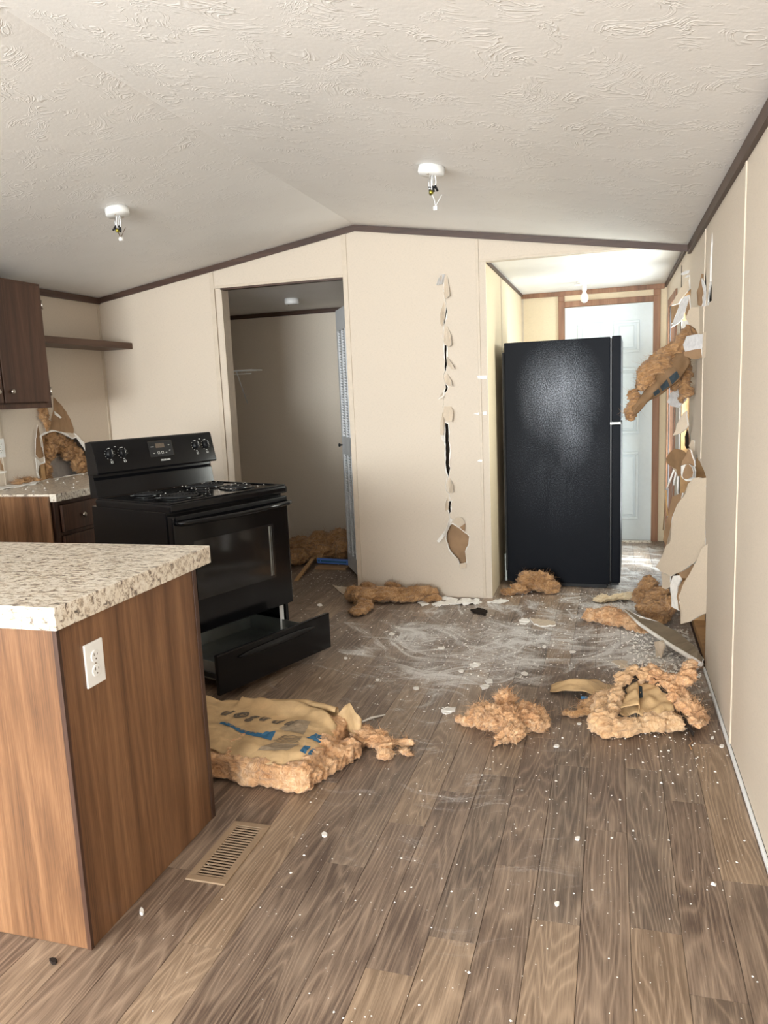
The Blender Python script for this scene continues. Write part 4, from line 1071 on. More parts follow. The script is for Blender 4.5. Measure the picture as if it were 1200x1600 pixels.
o = MB().box(XL + .002, -2.985, 3.535, YB - .012, .877, .921, .003).build('countertop', 'granite')
tag(o, 'grey speckled worktop with rubble left of the black range', 'countertop')

# =================================================================== CLOSET
t = thing('bifold_door', 'grey white louvered bifold door folded open at the closet right side', 'door', (-1.80, 5.33, .02))
leaf_dirs = ((0, 0, math.atan2(.85, -.50)), (.04, .05, math.atan2(.85, -.46)))
def leaf(ox, oy, a, front):
    LW, LH, TH = .50, 2.03, .028
    mt = Matrix.Translation((ox, oy, 0)) @ Matrix.Rotation(a, 4, 'Z')
    m = MB()
    st = .05
    bars = [(0, st), (LW - st, LW)]
    for b0, b1 in bars: m.box(b0, b1, -TH / 2, TH / 2, 0, LH, .002)
    for z0, z1_ in ((0, .12), (.92, 1.06), (LH - .16, LH)): m.box(st, LW - st, -TH / 2, TH / 2, z0, z1_, .002)
    for k in (1, 2):
        xk = st + (LW - 2 * st) * k / 3; m.box(xk - .010, xk + .010, -TH / 2, TH / 2, .12, LH - .16, .001)
    bmesh.ops.transform(m.bm, matrix=mt, verts=m.bm.verts)
    lf = m.build('leaf', 'grey_paint', t)
    m = MB()
    for za, zb in ((.125, .915), (1.065, LH - .165)):
        nsl = int((zb - za) / .020)
        for i in range(nsl):
            z = za + (i + .5) * (zb - za) / nsl
            for k in range(3):
                x0 = st + (LW - 2 * st) * k / 3 + (.010 if k else 0); x1 = st + (LW - 2 * st) * (k + 1) / 3 - (.010 if k < 2 else 0)
                m.box(x0, x1, -.011, .011, z - .0016, z + .0016, rot=Matrix.Translation((0, 0, z)) @ Matrix.Rotation(math.radians(40), 4, 'X') @ Matrix.Translation((0, 0, -z)))
    bmesh.ops.transform(m.bm, matrix=mt, verts=m.bm.verts)
    tag(m.build('louver_slats', 'grey_paint', lf), kind='stuff')
    if front:
        m = MB().lathe([(.006, TH / 2), (.006, TH / 2 + .015), (.014, TH / 2 + .020), (.014, TH / 2 + .03), (.006, TH / 2 + .034)], (LW - .02, 0, .99), 'Y', 14)
        bmesh.ops.transform(m.bm, matrix=mt, verts=m.bm.verts)
        m.build('knob', 'black_satin', t)
leaf(0, 0, leaf_dirs[0][2], True); leaf(.05, .045, leaf_dirs[1][2], False)

ws = thing('wire_shelf', 'white wire shelf on the left side of the dark closet', 'shelf', (-2.70, 5.55, 1.63))
m = MB()
for y in (0, .10, .20): m.tube([(-.93, y, 0), (-.02, y, 0)], .003, 6)
m.tube([(-.93, 0, -.03), (-.02, 0, -.03)], .003, 6)
for i in range(24):
    x = -.94 + .04 * i; m.tube([(x, 0, -.03), (x, 0, .002), (x, .20, .002)], .0016, 5)
m.build('rack', 'white_paint', ws)
MB().tube([(-.15, .0, -.0), (-.22, .30, -.26)], .004, 6).build('brace', 'white_paint', ws)

def ceiling_mount(name, label, c, nrm, r=.058, h=.036, wires=True, seed=0, size=1.0, low=.12):
    """round white canopy on the ceiling with the broken lamp holder hanging from it"""
    t = thing(name, label, 'light fixture', c)
    q = Vector(nrm).to_track_quat('-Z', 'Y').to_matrix().to_4x4()
    m = MB().lathe([(r, 0), (r + .001, -h * .75), (r - .005, -h), (.010, -h - .001)], (0, 0, 0), 'Z', 32)
    bmesh.ops.transform(m.bm, matrix=q, verts=m.bm.verts)
    m.build('canopy', 'white_plastic', t)
    rg = random.Random(seed)
    for s in (-1, 1):
        m = MB().lathe([(.005, -h - .001), (.005, -h - .005), (.002, -h - .006)], (s * .034, .005, 0), 'Z', 10)
        bmesh.ops.transform(m.bm, matrix=q, verts=m.bm.verts); m.build('screw', 'chrome', t)
    if wires:
        m = MB()
        e = [Vector((.012 * math.cos(a), .008 * math.sin(a), -h - .055 + rg.uniform(-.008, .008))) for a in (0, 1.6, 3.2, 4.6)]
        for k, a in enumerate(e):
            m.tube([(a.x * .8 + .004, a.y * .8, -h + .002), (a.x * 1.4, a.y, -h - .03), tuple(a)], .0026, 6)
        m.build('wires', 'white_paint', t)
        m = MB()
        for k, a in enumerate(e[:3]): m.tube([a + Vector((0, 0, .004)), a + Vector((rg.uniform(-.016, .016), rg.uniform(-.01, .01), -.020))], .0050, 7)
        m.tube([e[0] + Vector((-.03, 0, 0)), e[0] + Vector((.004, 0, -.006))], .004, 6)
        m.build('wire_connectors', 'black_satin', t)
        MB().lathe([(.007, -h - .062), (.010, -h - .068), (.010, -h - .076), (.004, -h - .080)], (-.006, 0, 0), 'Z', 10).build('stud_nut', 'brass', t)
        x1 = .012
        MB().tube([(-.004, 0, -h - .075), (x1 * .5, 0, -h - .10), (x1, 0, -h - low)], .0018, 6).tube([(x1, .0, -h - low), (x1 + .030, 0, -h - low + .045)], .0014, 6).build('loose_wire', 'copper' if seed == 1 else 'white_paint', t)
        MB().box(x1 - .010, x1 + .008, -.008, .008, -h - low - .018, -h - low, .003).build('terminal_block', 'white_plastic', t)
    return t
sl = (ZR - ZS) / (RX - XL)
def on_slope(x, y): return Vector((x, y, zc(x) - .0005))
n_left = Vector((sl, 0, -1)).normalized(); n_right = Vector((-(ZR - ZS) / (XR - RX), 0, -1)).normalized()
ceiling_mount('ceiling_light_base', 'white round ceiling lamp base with hanging wires above the kitchen side', on_slope(-2.405, 3.51), n_left, seed=1, low=.105)
ceiling_mount('ceiling_light_base', 'white round ceiling lamp base with hanging wires nearest the hall opening', on_slope(-.758, 3.45), n_right, seed=2, low=.13)
ceiling_mount('ceiling_light_base', 'small white lamp base on the shaded closet ceiling', (-2.57, 6.1, ZF - .0005), (0, 0, -1), .06, .045, wires=False)
# hall lamp holder with bulb
t = thing('hall_ceiling_lamp', 'bare white bulb in a holder on the hall ceiling', 'light fixture', (-.215, 6.50, ZF - .0005))
MB().lathe([(.058, 0), (.055, -.012), (.03, -.020), (.012, -.022)], (0, 0, 0), 'Z', 28).build('canopy', 'white_plastic', t)
MB().box(-.075, .02, -.012, .012, -.030, -.021, .003).build('mounting_bar', 'white_plastic', t)
MB().lathe([(.018, -.020), (.019, -.055), (.016, -.075)], (0, 0, 0), 'Z', 20).build('lamp_holder', 'white_plastic', t)
MB().lathe([(.014, -.074), (.016, -.088), (.026, -.105), (.031, -.125), (.030, -.143), (.022, -.158), (.009, -.165), (.001, -.166)], (0, 0, 0), 'Z', 24).build('bulb', 'bulb', t)

# =================================================================== RUBBLE AND INSULATION
# 1. kraft faced batt in front of the range drawer, half behind the peninsula
bt = thing('insulation_batt', 'thick orange insulation batt with printed kraft paper beside the peninsula', 'insulation', (-1.3, 2.55, 0))
bl = []
for i in range(16):
    for j in range(9):
        x = -1.74 + i * .045; y = 2.375 + j * .046 - .07 * (x + 1.3) * (1 - j / 8)
        for z in (.022, .052, .080): bl.append((x, y, z, .046, .040, .024))
bl += [(-1.05 + .014 * k, 2.40 + k * .045, z, .05, .04, .025) for k in range(6) for z in (.025, .05)]
fluff('wool', bl, 'fluff', (-1.3, 2.55, 0), .010, .014, 900, 3, parent=bt, flow=-.1, flen=.018)
def paper_fn(u, v):
    # outline of the sheet on top of the batt, u along x, v from near to far
    xa = -1.78 + u * .74
    near = 2.425 - .155 * max(0, (u - .25)) + (.30 * max(0, u - .80)); far = 2.765 + .02 * math.sin(u * 3) - .55 * max(0, u - .72) ** 1.4
    y = near + (far - near) * v
    z = .116 + .016 * noise.noise(Vector((xa * 9, y * 9, 1))) + .009 * abs(noise.noise(Vector((xa * 22, y * 30, 4)))) + .014 * noise.noise(Vector((xa * 14 + 5, y * 16, 8))) * max(0, .5 - u)
    z += .028 * math.exp(-((v - 1) / .12) ** 2) * (1 if u > .35 else .2) - .030 * math.exp(-(v / .10) ** 2) * (.5 + .5 * u)
    z += .030 * math.exp(-((u - .0) / .25) ** 2)
    z -= .035 * max(0, (u - .93)) / .07
    return Vector((xa, y, z))
sheet_mesh('paper_facing', paper_fn, 60, 34, ['kraft'], bt, .0014, (-1.3, 2.55, 0))
def paper_decal(name, polys, mat, off=.0016):
    """print on the sheet: polygons in (u,v) laid onto the crumpled surface in small cells"""
    bm = bmesh.new()
    for poly in polys:
        us = [p[0] for p in poly]; vs = [p[1] for p in poly]
        # quad patch with 4 corners, subdivided
        k = 8
        (a, b, c_, d) = [Vector(p) for p in poly]
        g = []
        for i in range(k + 1):
            row = []
            for j in range(k + 1):
                s, r = i / k, j / k
                q = (a * (1 - s) + b * s) * (1 - r) + (d * (1 - s) + c_ * s) * r
                row.append(bm.verts.new(paper_fn(q.x, q.y) + Vector((0, 0, off)) - Vector((-1.3, 2.55, 0))))
            g.append(row)
        for i in range(k):
            for j in range(k): bm.faces.new((g[i][j], g[i + 1][j], g[i + 1][j + 1], g[i][j + 1]))
    me = bpy.data.meshes.new(name); bm.to_mesh(me); bm.free(); me.materials.append(M[mat]); return link(name, me, bt)
def paper_text(name, body, size, uc, vc, ang, mat, shear=.25, sx=1.0):
    me = text_mesh(body, size, shear, size * .04, 0.0)
    bm = bmesh.new(); bm.from_mesh(me)
    bmesh.ops.triangulate(bm, faces=bm.faces); bmesh.ops.subdivide_edges(bm, edges=bm.edges, cuts=1)
    ca, sa = math.cos(ang), math.sin(ang)
    for v in bm.verts:
        x, y = v.co.x * sx, v.co.y
        X, Y = x * ca - y * sa, x * sa + y * ca
        v.co = paper_fn(uc + X / .74, vc + Y / .38) + Vector((0, 0, .0018)) - Vector((-1.3, 2.55, 0))
    bm.to_mesh(me); bm.free(); me.materials.clear(); me.materials.append(M[mat]); me.name = name
    return link(name, me, bt)
paper_text('printed_lettering', 'd © g u d d', .074, .54, .68, -.04, 'grey_ink', .3)
paper_decal('printed_band', [[(.37, .44), (.66, .30), (.66, .375), (.37, .50)], [(.65, .30), (.735, .30), (.72, .46), (.67, .42)]], 'blue_ink')
paper_decal('printed_ticks', [[(.40 + .035 * k, .455 - .016 * k), (.418 + .035 * k, .447 - .016 * k), (.422 + .035 * k, .468 - .016 * k), (.404 + .035 * k, .476 - .016 * k)] for k in range(7)], 'pale_ink', .0026)
paper_decal('printed_block', [[(.71, .10), (.86, .16), (.90, .32), (.76, .30)], [(.72, .52), (.88, .50), (.86, .78), (.76, .70)]], 'pale_ink')
paper_decal('printed_corner', [[(.91, .44), (.985, .52), (.985, .72), (.93, .62)], [(.93, .16), (.955, .18), (.955, .34), (.93, .30)], [(.965, .18), (.985, .22), (.985, .36), (.965, .32)]], 'blue_ink')
lines = []
for k in range(7): lines.append([(.745 + .005 * k, .31 + .018 * k), (.885, .335 + .018 * k), (.885, .342 + .018 * k), (.745 + .005 * k, .317 + .018 * k)])
paper_decal('printed_lines', lines, 'grey_ink')
# curled far edge of the sheet and scraps
def curl_fn(u, v):
    a = v * 4.2; r = .020 + .006 * u
    x = -1.50 + u * .43; y = 2.775 + .035 * math.sin(u * 2.6) - .10 * max(0, u - .6)
    return Vector((x, y + r * math.sin(a) * .9, .115 + .01 * u * 0 + r * (1 - math.cos(a)) - .02 + .004 * noise.noise(Vector((x * 20, a, 0)))))
sheet_mesh('paper_curl', curl_fn, 30, 14, ['kraft'], bt, .0014, (-1.3, 2.55, 0))
def scrap_fn(u, v):
    x = -1.075 + u * .12; y = 2.72 + .03 * v + .02 * math.sin(u * 5)
    return Vector((x, y, .06 + .11 * v * (1 - abs(u - .5)) + .012 * noise.noise(Vector((u * 5, v * 5, 2)))))
sheet_mesh('paper_scrap', scrap_fn, 12, 10, ['kraft'], bt, .0014, (-1.3, 2.55, 0))
o = fluff('insulation_tuft', [(-.96, 2.74, .045, .060, .055, .045), (-.90, 2.74, .035, .06, .05, .034), (-.86, 2.72, .028, .05, .05, .028), (-.80, 2.76, .02, .05, .022, .018), (-.84, 2.66, .016, .03, .045, .015), (-.77, 2.70, .010, .045, .02, .010, -.5)], 'fluff', (-.88, 2.73, 0), .008, .018, 350, 5, flen=.025)
tag(o, 'loose orange tuft trailing from the right end of the papered batt', 'insulation')
# 2. tuft in the middle of the floor
o = fluff('insulation_tuft', [(-.50, 3.02, .045, .075, .075, .045), (-.43, 2.98, .055, .09, .08, .055), (-.34, 3.02, .050, .075, .08, .05), (-.38, 2.90, .035, .055, .06, .035), (-.56, 3.01, .020, .06, .03, .016), (-.44, 3.08, .085, .05, .05, .055), (-.41, 2.86, .025, .04, .045, .025), (-.29, 3.04, .035, .035, .05, .03)], 'fluff', (-.42, 2.99, 0), .009, .028, 900, 9, flow=1.1, flen=.035)
tag(o, 'ragged peach insulation tuft lying alone in the middle of the floor', 'insulation')
# 3. bundle with paper near the right wall
bu = thing('insulation_bundle', 'crumpled bundle of insulation and kraft paper nearest the right wall', 'insulation', (.08, 3.2, 0))
def chain(pts, r, n=10, jit=.008, sd=0):
    g = random.Random(sd); out = []; P = [Vector(p) for p in pts]
    for i in range(n):
        t_ = i / (n - 1) * (len(P) - 1); k = min(int(t_), len(P) - 2); c = P[k].lerp(P[k + 1], t_ - k)
        out.append((c.x + g.uniform(-jit, jit), c.y + g.uniform(-jit, jit), c.z + g.uniform(-jit, jit), r * g.uniform(.9, 1.2), r * g.uniform(.9, 1.2), r * g.uniform(.8, 1.1)))
    return out
fluff('wool', chain([(-.05, 3.03, .04), (.0, 3.02, .03), (.10, 3.06, .028), (.24, 3.12, .035)], .034, 16, .006, 1) + chain([(-.045, 3.04, .055), (-.02, 3.06, .07)], .03, 4, .006, 2)
      + chain([(.0, 3.06, .07), (.015, 3.15, .11), (.04, 3.25, .15), (.09, 3.30, .165), (.13, 3.31, .16)], .026, 18, .005, 3)
      + chain([(-.02, 3.12, .05), (-.04, 3.20, .06), (-.01, 3.26, .07)], .036, 8, .010, 4), 'fluff_pale', (.08, 3.2, 0), .008, .020, 520, 12, parent=bu, flen=.024)
fluff('wool', chain([(.16, 3.33, .155), (.20, 3.33, .13), (.25, 3.28, .12), (.29, 3.22, .08), (.335, 3.14, .04)], .034, 18, .010, 5) + chain([(.24, 3.31, .13), (.31, 3.31, .15), (.325, 3.36, .185)], .030, 9, .010, 6)
      + chain([(.28, 3.30, .06), (.34, 3.20, .04)], .045, 6, .010, 7), 'fluff', (.08, 3.2, 0), .008, .022, 520, 13, parent=bu, flen=.026)
fluff('wool', chain([(-.09, 3.22, .035), (-.05, 3.26, .045), (.0, 3.28, .05)], .036, 8, .01, 8) + chain([(-.08, 3.18, .03), (-.13, 3.17, .018), (-.19, 3.18, .012)], .017, 8, .004, 9), 'fluff_brown', (.08, 3.2, 0), .008, .014, 250, 14, parent=bu, flen=.03)
def wing_fn(u, v):
    x = -.27 + u * .30; y = 3.44 + .13 * (v - .5) * (1 - .4 * abs(u - .5)) - .08 * u * 0
    z = .012 + .055 * math.sin(min(1, u * 1.25) * PI * .8) * (1 - .7 * abs(v - .55)) + .012 * noise.noise(Vector((u * 5, v * 4, 7)))
    return Vector((x, y - .10 * (1 - v) * (u - .2), max(z, .004)))
sheet_mesh('paper_wing', wing_fn, 26, 12, ['kraft'], bu, .0016, (.08, 3.2, 0))
def fold_fn(u, v):
    a = -.2 + u * 2.6
    x = .030 + .10 * u + .03 * math.sin(a * 1.7); y = 3.10 + .19 * v
    z = .055 + .095 * math.sin(PI * min(1, u * .95 + .1)) * (.55 + .45 * v) + .012 * noise.noise(Vector((u * 4, v * 6, 3)))
    return Vector((x, y, z))
sheet_mesh('paper_fold', fold_fn, 26, 14, ['kraft'], bu, .0016, (.08, 3.2, 0))
def flat_fn(u, v):
    x = .035 + u * .21; y = 3.095 + v * .215
    return Vector((x, y, .064 + .060 * v + .016 * noise.noise(Vector((u * 5, v * 5, 9)))))
sheet_mesh('paper_facing', flat_fn, 18, 18, ['kraft'], bu, .0016, (.08, 3.2, 0))
m = MB()
for k in range(4):
    u0 = .10 + .09 * k
    A = [flat_fn(u0, .50), flat_fn(u0 + .07, .50), flat_fn(u0 + .07, .82), flat_fn(u0, .82)]
    f = m.bm.faces.new([m.bm.verts.new(p + Vector((0, 0, .007)) - Vector((.08, 3.2, 0))) for p in A])
m.build('printed_block', 'dark_ink', bu)
A = [Vector((-.125, 3.235, .015)), Vector((-.085, 3.235, .02)), Vector((-.085, 3.26, .06)), Vector((-.125, 3.26, .06))]
plate('printed_scrap', A, .002, ('blue_ink', 'kraft', 'kraft'), bu, None).location = -bu.location
def band_fn(u, v):
    p0 = Vector((.155, 3.33, .150)); p1 = Vector((.255, 3.20, .085)); p2 = Vector((.315, 3.075, .006))
    c = p0 * (1 - u) ** 2 + p1 * 2 * u * (1 - u) + p2 * u * u
    return c + Vector((.006, .004, .022)) * (v - .5) * (1 - .3 * u)
sheet_mesh('dark_paper_edge', band_fn, 20, 4, ['dirt'], bu, .0016, (.08, 3.2, 0))
def band2_fn(u, v):
    p0 = Vector((.01, 3.20, .085)); p1 = Vector((.03, 3.25, .14)); p2 = Vector((.10, 3.28, .165))
    c = p0 * (1 - u) ** 2 + p1 * 2 * u * (1 - u) + p2 * u * u
    return c + Vector((.02, -.03, -.02)) * (v - .3)
sheet_mesh('dark_paper_edge', band2_fn, 14, 4, ['dirt'], bu, .0016, (.08, 3.2, 0))
o = MB().tube([(.300, 3.06, .004), (.306, 3.02, .003), (.292, 2.99, .003), (.296, 2.955, .003)], .0028, 6).build('loose_strand', 'fluff_brown'); tag(o, 'thin curled tan strand on the floor in front of the bundle', 'strand')
# 4. heap along the foot of the middle wall panel
o = fluff('insulation_heap', [(-1.68, 4.815, .050, .09, .08, .05), (-1.60, 4.755, .050, .10, .09, .05), (-1.50, 4.795, .055, .11, .08, .05, .3), (-1.40, 4.855, .050, .10, .06, .045, .3), (-1.28, 4.885, .060, .10, .045, .03, .1), (-1.20, 4.905, .055, .07, .035, .028), (-1.55, 4.615, .030, .06, .10, .03, .5), (-1.57, 4.515, .020, .06, .09, .018, .3), (-1.33, 4.815, .03, .12, .05, .028, .35), (-1.62, 4.885, .08, .06, .05, .035), (-1.44, 4.910, .085, .07, .03, .03), (-1.16, 4.855, .02, .06, .025, .018, .5)], 'fluff_brown', (-1.45, 4.85, 0), .010, .022, 700, 21, flow=.25, flen=.04)
tag(o, 'long tan insulation heap along the foot of the slit wall panel', 'insulation')
# 5. tuft at the refrigerator corner
o = fluff('insulation_tuft', [(-.52, 5.22, .075, .10, .07, .065), (-.45, 5.20, .070, .08, .065, .06), (-.60, 5.15, .035, .07, .05, .03), (-.68, 5.10, .025, .06, .035, .02), (-.47, 5.19, .11, .06, .05, .045), (-.40, 5.17, .04, .06, .05, .04)], 'fluff_brown', (-.52, 5.2, 0), .009, .024, 400, 22, flen=.03)
tag(o, 'tan insulation tuft at the foot of the refrigerator left corner', 'insulation')
# 6.-8. right side clumps
o = fluff('insulation_tuft', [(-.08, 4.57, .035, .085, .065, .035), (-.01, 4.53, .045, .09, .075, .045), (.06, 4.49, .043, .08, .07, .040), (.12, 4.43, .028, .06, .045, .026, -.3), (.165, 4.38, .018, .05, .028, .016, -.4)], 'fluff', (.06, 4.52, 0), .009, .022, 450, 23, flen=.03)
tag(o, 'oval orange insulation tuft left of the fallen wallboard', 'insulation')
o = fluff('insulation_heap', [(.20, 4.80, .10, .08, .08, .06), (.27, 4.74, .11, .08, .08, .07), (.22, 4.84, .16, .06, .06, .05), (.29, 4.66, .09, .07, .08, .06), (.33, 4.60, .10, .05, .06, .06), (.22, 4.64, .07, .08, .08, .055), (.26, 4.56, .06, .08, .06, .05)], 'fluff_brown', (.25, 4.7, 0), .009, .026, 600, 24, flen=.03)
tag(o, 'brown insulation heap piled behind the fallen wallboard', 'insulation')
o = fluff('insulation_tuft', [(-.02, 5.03, .022, .08, .05, .022), (.06, 5.06, .022, .09, .05, .022), (.14, 5.09, .025, .07, .05, .022), (-.07, 5.00, .015, .05, .04, .015)], 'fluff_cream', (.05, 5.05, 0), .008, .018, 200, 25, flen=.02)
tag(o, 'flat pale insulation piece in front of the refrigerator door', 'insulation')
# 9. batt hanging out of the right wall
hb = thing('hanging_batt', 'tan insulation batt with kraft paper hanging out of the torn right wall', 'insulation', (.40, 4.55, 1.60))
def seg(p, q, n, r0, r1, jit, sd):
    g = random.Random(sd); P = Vector(p); Q = Vector(q); out = []
    for i in range(n):
        c = P.lerp(Q, i / (n - 1)); r = r0 + (r1 - r0) * i / (n - 1)
        out.append((c.x + g.uniform(-jit, jit), c.y + g.uniform(-jit, jit), c.z + g.uniform(-jit, jit), r * g.uniform(.85, 1.15), r, r * g.uniform(.8, 1.1)))
    return out
H = lambda px, y: ony(px, y)
bl = seg(H((1082, 525), 4.52), H((1008, 590), 4.42), 9, .050, .062, .010, 1) + seg(H((1022, 560), 4.50), H((990, 615), 4.42), 5, .040, .035, .008, 2)
bl += seg(H((1066, 560), 4.56), H((1072, 612), 4.56), 5, .045, .035, .008, 3) + seg(H((1040, 590), 4.54), H((1062, 598), 4.56), 4, .040, .035, .008, 4)
bl += seg(H((992, 625), 4.40), H((984, 652), 4.38), 5, .026, .028, .006, 5) + seg(H((1072, 612), 4.56), H((1064, 625), 4.56), 3, .025, .018, .004, 6)
fluff('wool', bl, 'fluff_brown', (.40, 4.55, 1.60), .009, .020, 800, 31, parent=hb, flat=False, flow=.2, flen=.035)
def hp_fn(u, v):
    a = H((1070, 545), 4.46); b = H((988, 640), 4.34)
    c = a.lerp(b, u)
    wd = .085 * (1 - .45 * u) * (.6 + .4 * math.sin(PI * min(1, u * 1.2 + .1)))
    return c + Vector((.35, -.15, -.75)) * (v - .25) * wd * 2.0 + Vector((0, -.02 * math.sin(PI * v), 0)) + Vector((0, 1, 1)) * .010 * noise.noise(Vector((u * 6, v * 5, 5)))
sheet_mesh('paper_facing', hp_fn, 30, 12, ['kraft_dark'], hb, .0016, (.40, 4.55, 1.60))
m = MB()
for u0, u1 in ((.22, .36), (.40, .52), (.55, .64)):
    f = m.bm.faces.new([m.bm.verts.new(hp_fn(a, b) + Vector((-.004, -.010, 0)) - Vector((.40, 4.55, 1.60))) for a, b in ((u0, .62), (u1, .62), (u1, .92), (u0, .92))])
m.build('printed_block', 'dark_ink', hb)
# 10. wool inside the left wall hole
o = fluff('insulation_batt', [(XL - .045, 4.26, 1.20, .035, .05, .10), (XL - .045, 4.28, 1.08, .035, .055, .10), (XL - .040, 4.31, .97, .035, .04, .10), (XL - .05, 4.38, 1.21, .035, .07, .08), (XL - .05, 4.48, 1.16, .035, .08, .08), (XL - .05, 4.57, 1.10, .035, .08, .09), (XL - .05, 4.64, 1.02, .035, .07, .09), (XL - .05, 4.70, .94, .035, .05, .07), (XL - .03, 4.35, 1.12, .03, .05, .08)], 'fluff_brown', (XL - .05, 4.4, 1.0), .009, .022, 500, 41, flat=False, flen=.04)
tag(o, 'brown insulation sagging inside the hole of the left wall', 'insulation')
o = fluff('insulation_tuft', [(XL + .02, 4.27, 1.36, .022, .04, .06), (XL + .02, 4.29, 1.29, .018, .025, .05)], 'fluff_brown', (XL + .02, 4.28, 1.33), .007, .012, 120, 42, flat=False, flen=.03)
tag(o, 'small brown wool tuft stuck under the wall cabinet', 'insulation')
# 11. closet rubble
o = fluff('insulation_heap', [(-2.62, 6.10, .09, .14, .16, .10), (-2.45, 6.15, .11, .14, .16, .11), (-2.30, 6.20, .12, .14, .16, .12), (-2.14, 6.25, .13, .12, .15, .13), (-2.55, 5.88, .06, .12, .14, .06), (-2.72, 5.85, .05, .1, .12, .05), (-2.20, 6.05, .10, .10, .12, .08), (-2.38, 5.98, .07, .12, .10, .07), (-2.05, 6.12, .14, .08, .10, .09)], 'fluff_brown', (-2.4, 6.1, 0), .013, .030, 600, 51, flen=.06)
tag(o, 'large shaded insulation heap on the closet floor', 'insulation')
o = plate('lath_strip', [(-2.345, 5.28, .008), (-2.315, 5.29, .008), (-2.395, 5.86, .06), (-2.425, 5.85, .06)], .012, ('lumber', 'lumber', 'lumber')); tag(o, 'thin pale wood strip leaning on the heap in the closet', 'board')
o = MB().box(-2.33, -2.06, 5.67, 5.78, .001, .018, .002).build('scrap_board', 'paper_brown'); tag(o, 'short brown board lying at the closet door foot', 'board')
sp_t = thing('spirit_level', 'blue bar with a dark slot lying in the closet', 'tool', (-2.22, 5.82, .018), math.radians(-8))
MB().box(-.15, .17, -.012, .012, 0, .042, .003).build('body', 'rope', sp_t)
MB().box(-.11, .13, -.0125, -.0115, .014, .028).build('slot', 'blue_ink', sp_t)
MB().box(-.14, -.12, -.0126, -.0115, .014, .030).build('end_slot', 'blue_ink', sp_t)
P = [onz(p, z) for p, z in (((519, 913), .02), ((528, 917), .022), ((540, 917), .03), ((552, 918), .05), ((556, 915), .06), ((563, 917), .055), ((565, 930), .02), ((557, 933), .006), ((545, 932), .004), ((533, 926), .006))]
o = plate('torn_wallboard_piece', ragged(P, .02, .002), .004, ('wall_flap', 'gypsum', 'gypsum'), None, P[0]); tag(o, 'curved torn beige wallboard piece at the closet threshold', 'wallboard')

# fallen wallboard leaning at the foot of the right wall
P = [onz(p, z) for p, z in (((975, 951), .10), ((1000, 974), .10), ((1050, 1008), .075), ((1096, 1036), .05), ((1099, 1028), .09), ((1085, 1010), .09), ((1060, 988), .10), ((1030, 972), .11), ((1000, 962), .115))]
P = [Vector((min(p.x, XR - .006), p.y, p.z)) for p in P]
fb = thing('fallen_wallboard', 'brown backed strip of wallboard leaning at the foot of the right wall', 'wallboard', (.25, 4.2, 0))
plate('board', ragged(P, .03, .0008), .010, ('paper_grey', 'wall_flap', 'gypsum'), fb, None, (0, 0, 1)).location = -fb.location
ed = MB().tube([p - Vector((0, 0, .006)) - fb.location for p in P[:4]], [.004, .009, .011, .013], 8).build('gypsum_edge', 'gypsum', fb)
Q = [onz(p, z) for p, z in (((1022, 1003), .085), ((1036, 1000), .085), ((1040, 1010), .07), ((1033, 1029), .002), ((1025, 1026), .002))]
plate('broken_prop', ragged(Q, .02, .002), .012, ('wall_flap', 'paper_brown', 'gypsum'), fb, None).location = -fb.location

# plaster flakes large enough to tell apart
def flake(px, name, label, th=.004, mats=('gypsum', 'gypsum', 'gypsum'), z=.005, group=None, cat='plaster', rag=.004):
    P = [onz(p, z) for p in px]
    c = sum(P, Vector((0, 0, 0))) / len(P); c.z = 0
    o = plate(name, ragged(P, .015, rag), th, mats, None, c, (0, 0, 1)); return tag(o, label, cat, group)
def around(cx, cy, rx, ry, n=7, seed=0):
    g = random.Random(seed); return [(cx + rx * math.cos(2 * PI * i / n) * g.uniform(.75, 1.2), cy + ry * math.sin(2 * PI * i / n) * g.uniform(.75, 1.2)) for i in range(n)]
c2 = lambda x, y: (460 + x * .36667, 880 + y * .36667)
flake([c2(*p) for p in ((955, 240), (990, 232), (1005, 245), (985, 258), (960, 256))], 'plaster_flake', 'white plaster flake beside the beige scrap in front of the refrigerator', .006)
flake([c2(*p) for p in ((1000, 232), (1040, 236), (1110, 246), (1112, 262), (1060, 266), (1020, 258))], 'wallboard_scrap', 'long pale beige scrap on the floor in front of the refrigerator', .008, ('wall_flap', 'gypsum', 'gypsum'), .009, cat='wallboard')
flake([c2(*p) for p in ((640, 140), (690, 150), (790, 152), (800, 165), (740, 178), (660, 172), (600, 185), (585, 175))], 'plaster_spill', 'flat white plaster sheet at the foot of the slit wall panel', .004, rag=.010)
flake([c2(*p) for p in ((525, 165), (560, 158), (575, 172), (545, 182))], 'plaster_flake', 'white plaster flake against the end of the long tan heap', .004)
flake([c2(*p) for p in ((820, 165), (880, 150), (915, 158), (880, 170))], 'plaster_flake', 'white plaster flake between the wall corner and the refrigerator', .004)
flake([c2(*p) for p in ((750, 195), (790, 190), (822, 200), (815, 218), (770, 210))], 'dark_scrap', 'dark scrap on the dusty floor below the wall corner', .010, ('dirt', 'dirt', 'dirt'), .010, cat='scrap')
flake([c2(*p) for p in ((625, 622), (650, 610), (690, 612), (685, 628), (650, 640), (632, 636))], 'plaster_flake', 'large white plaster flake left of the middle insulation tuft', .006)
flake([c2(*p) for p in ((790, 522), (815, 514), (832, 518), (825, 530), (800, 536))], 'plaster_flake', 'white plaster flake just behind the middle insulation tuft', .005)
flake([c2(*p) for p in ((745, 428), (780, 422), (795, 428), (780, 440), (752, 442))], 'plaster_flake', 'white plaster flake in the middle of the dust smear', .005)
flake([c2(*p) for p in ((810, 498), (840, 494), (845, 508), (820, 512))], 'plaster_flake', 'smaller of the two plaster flakes behind the middle tuft', .004)
c1 = lambda x, y: (680 + x * .38333, 1000 + y * .38333)
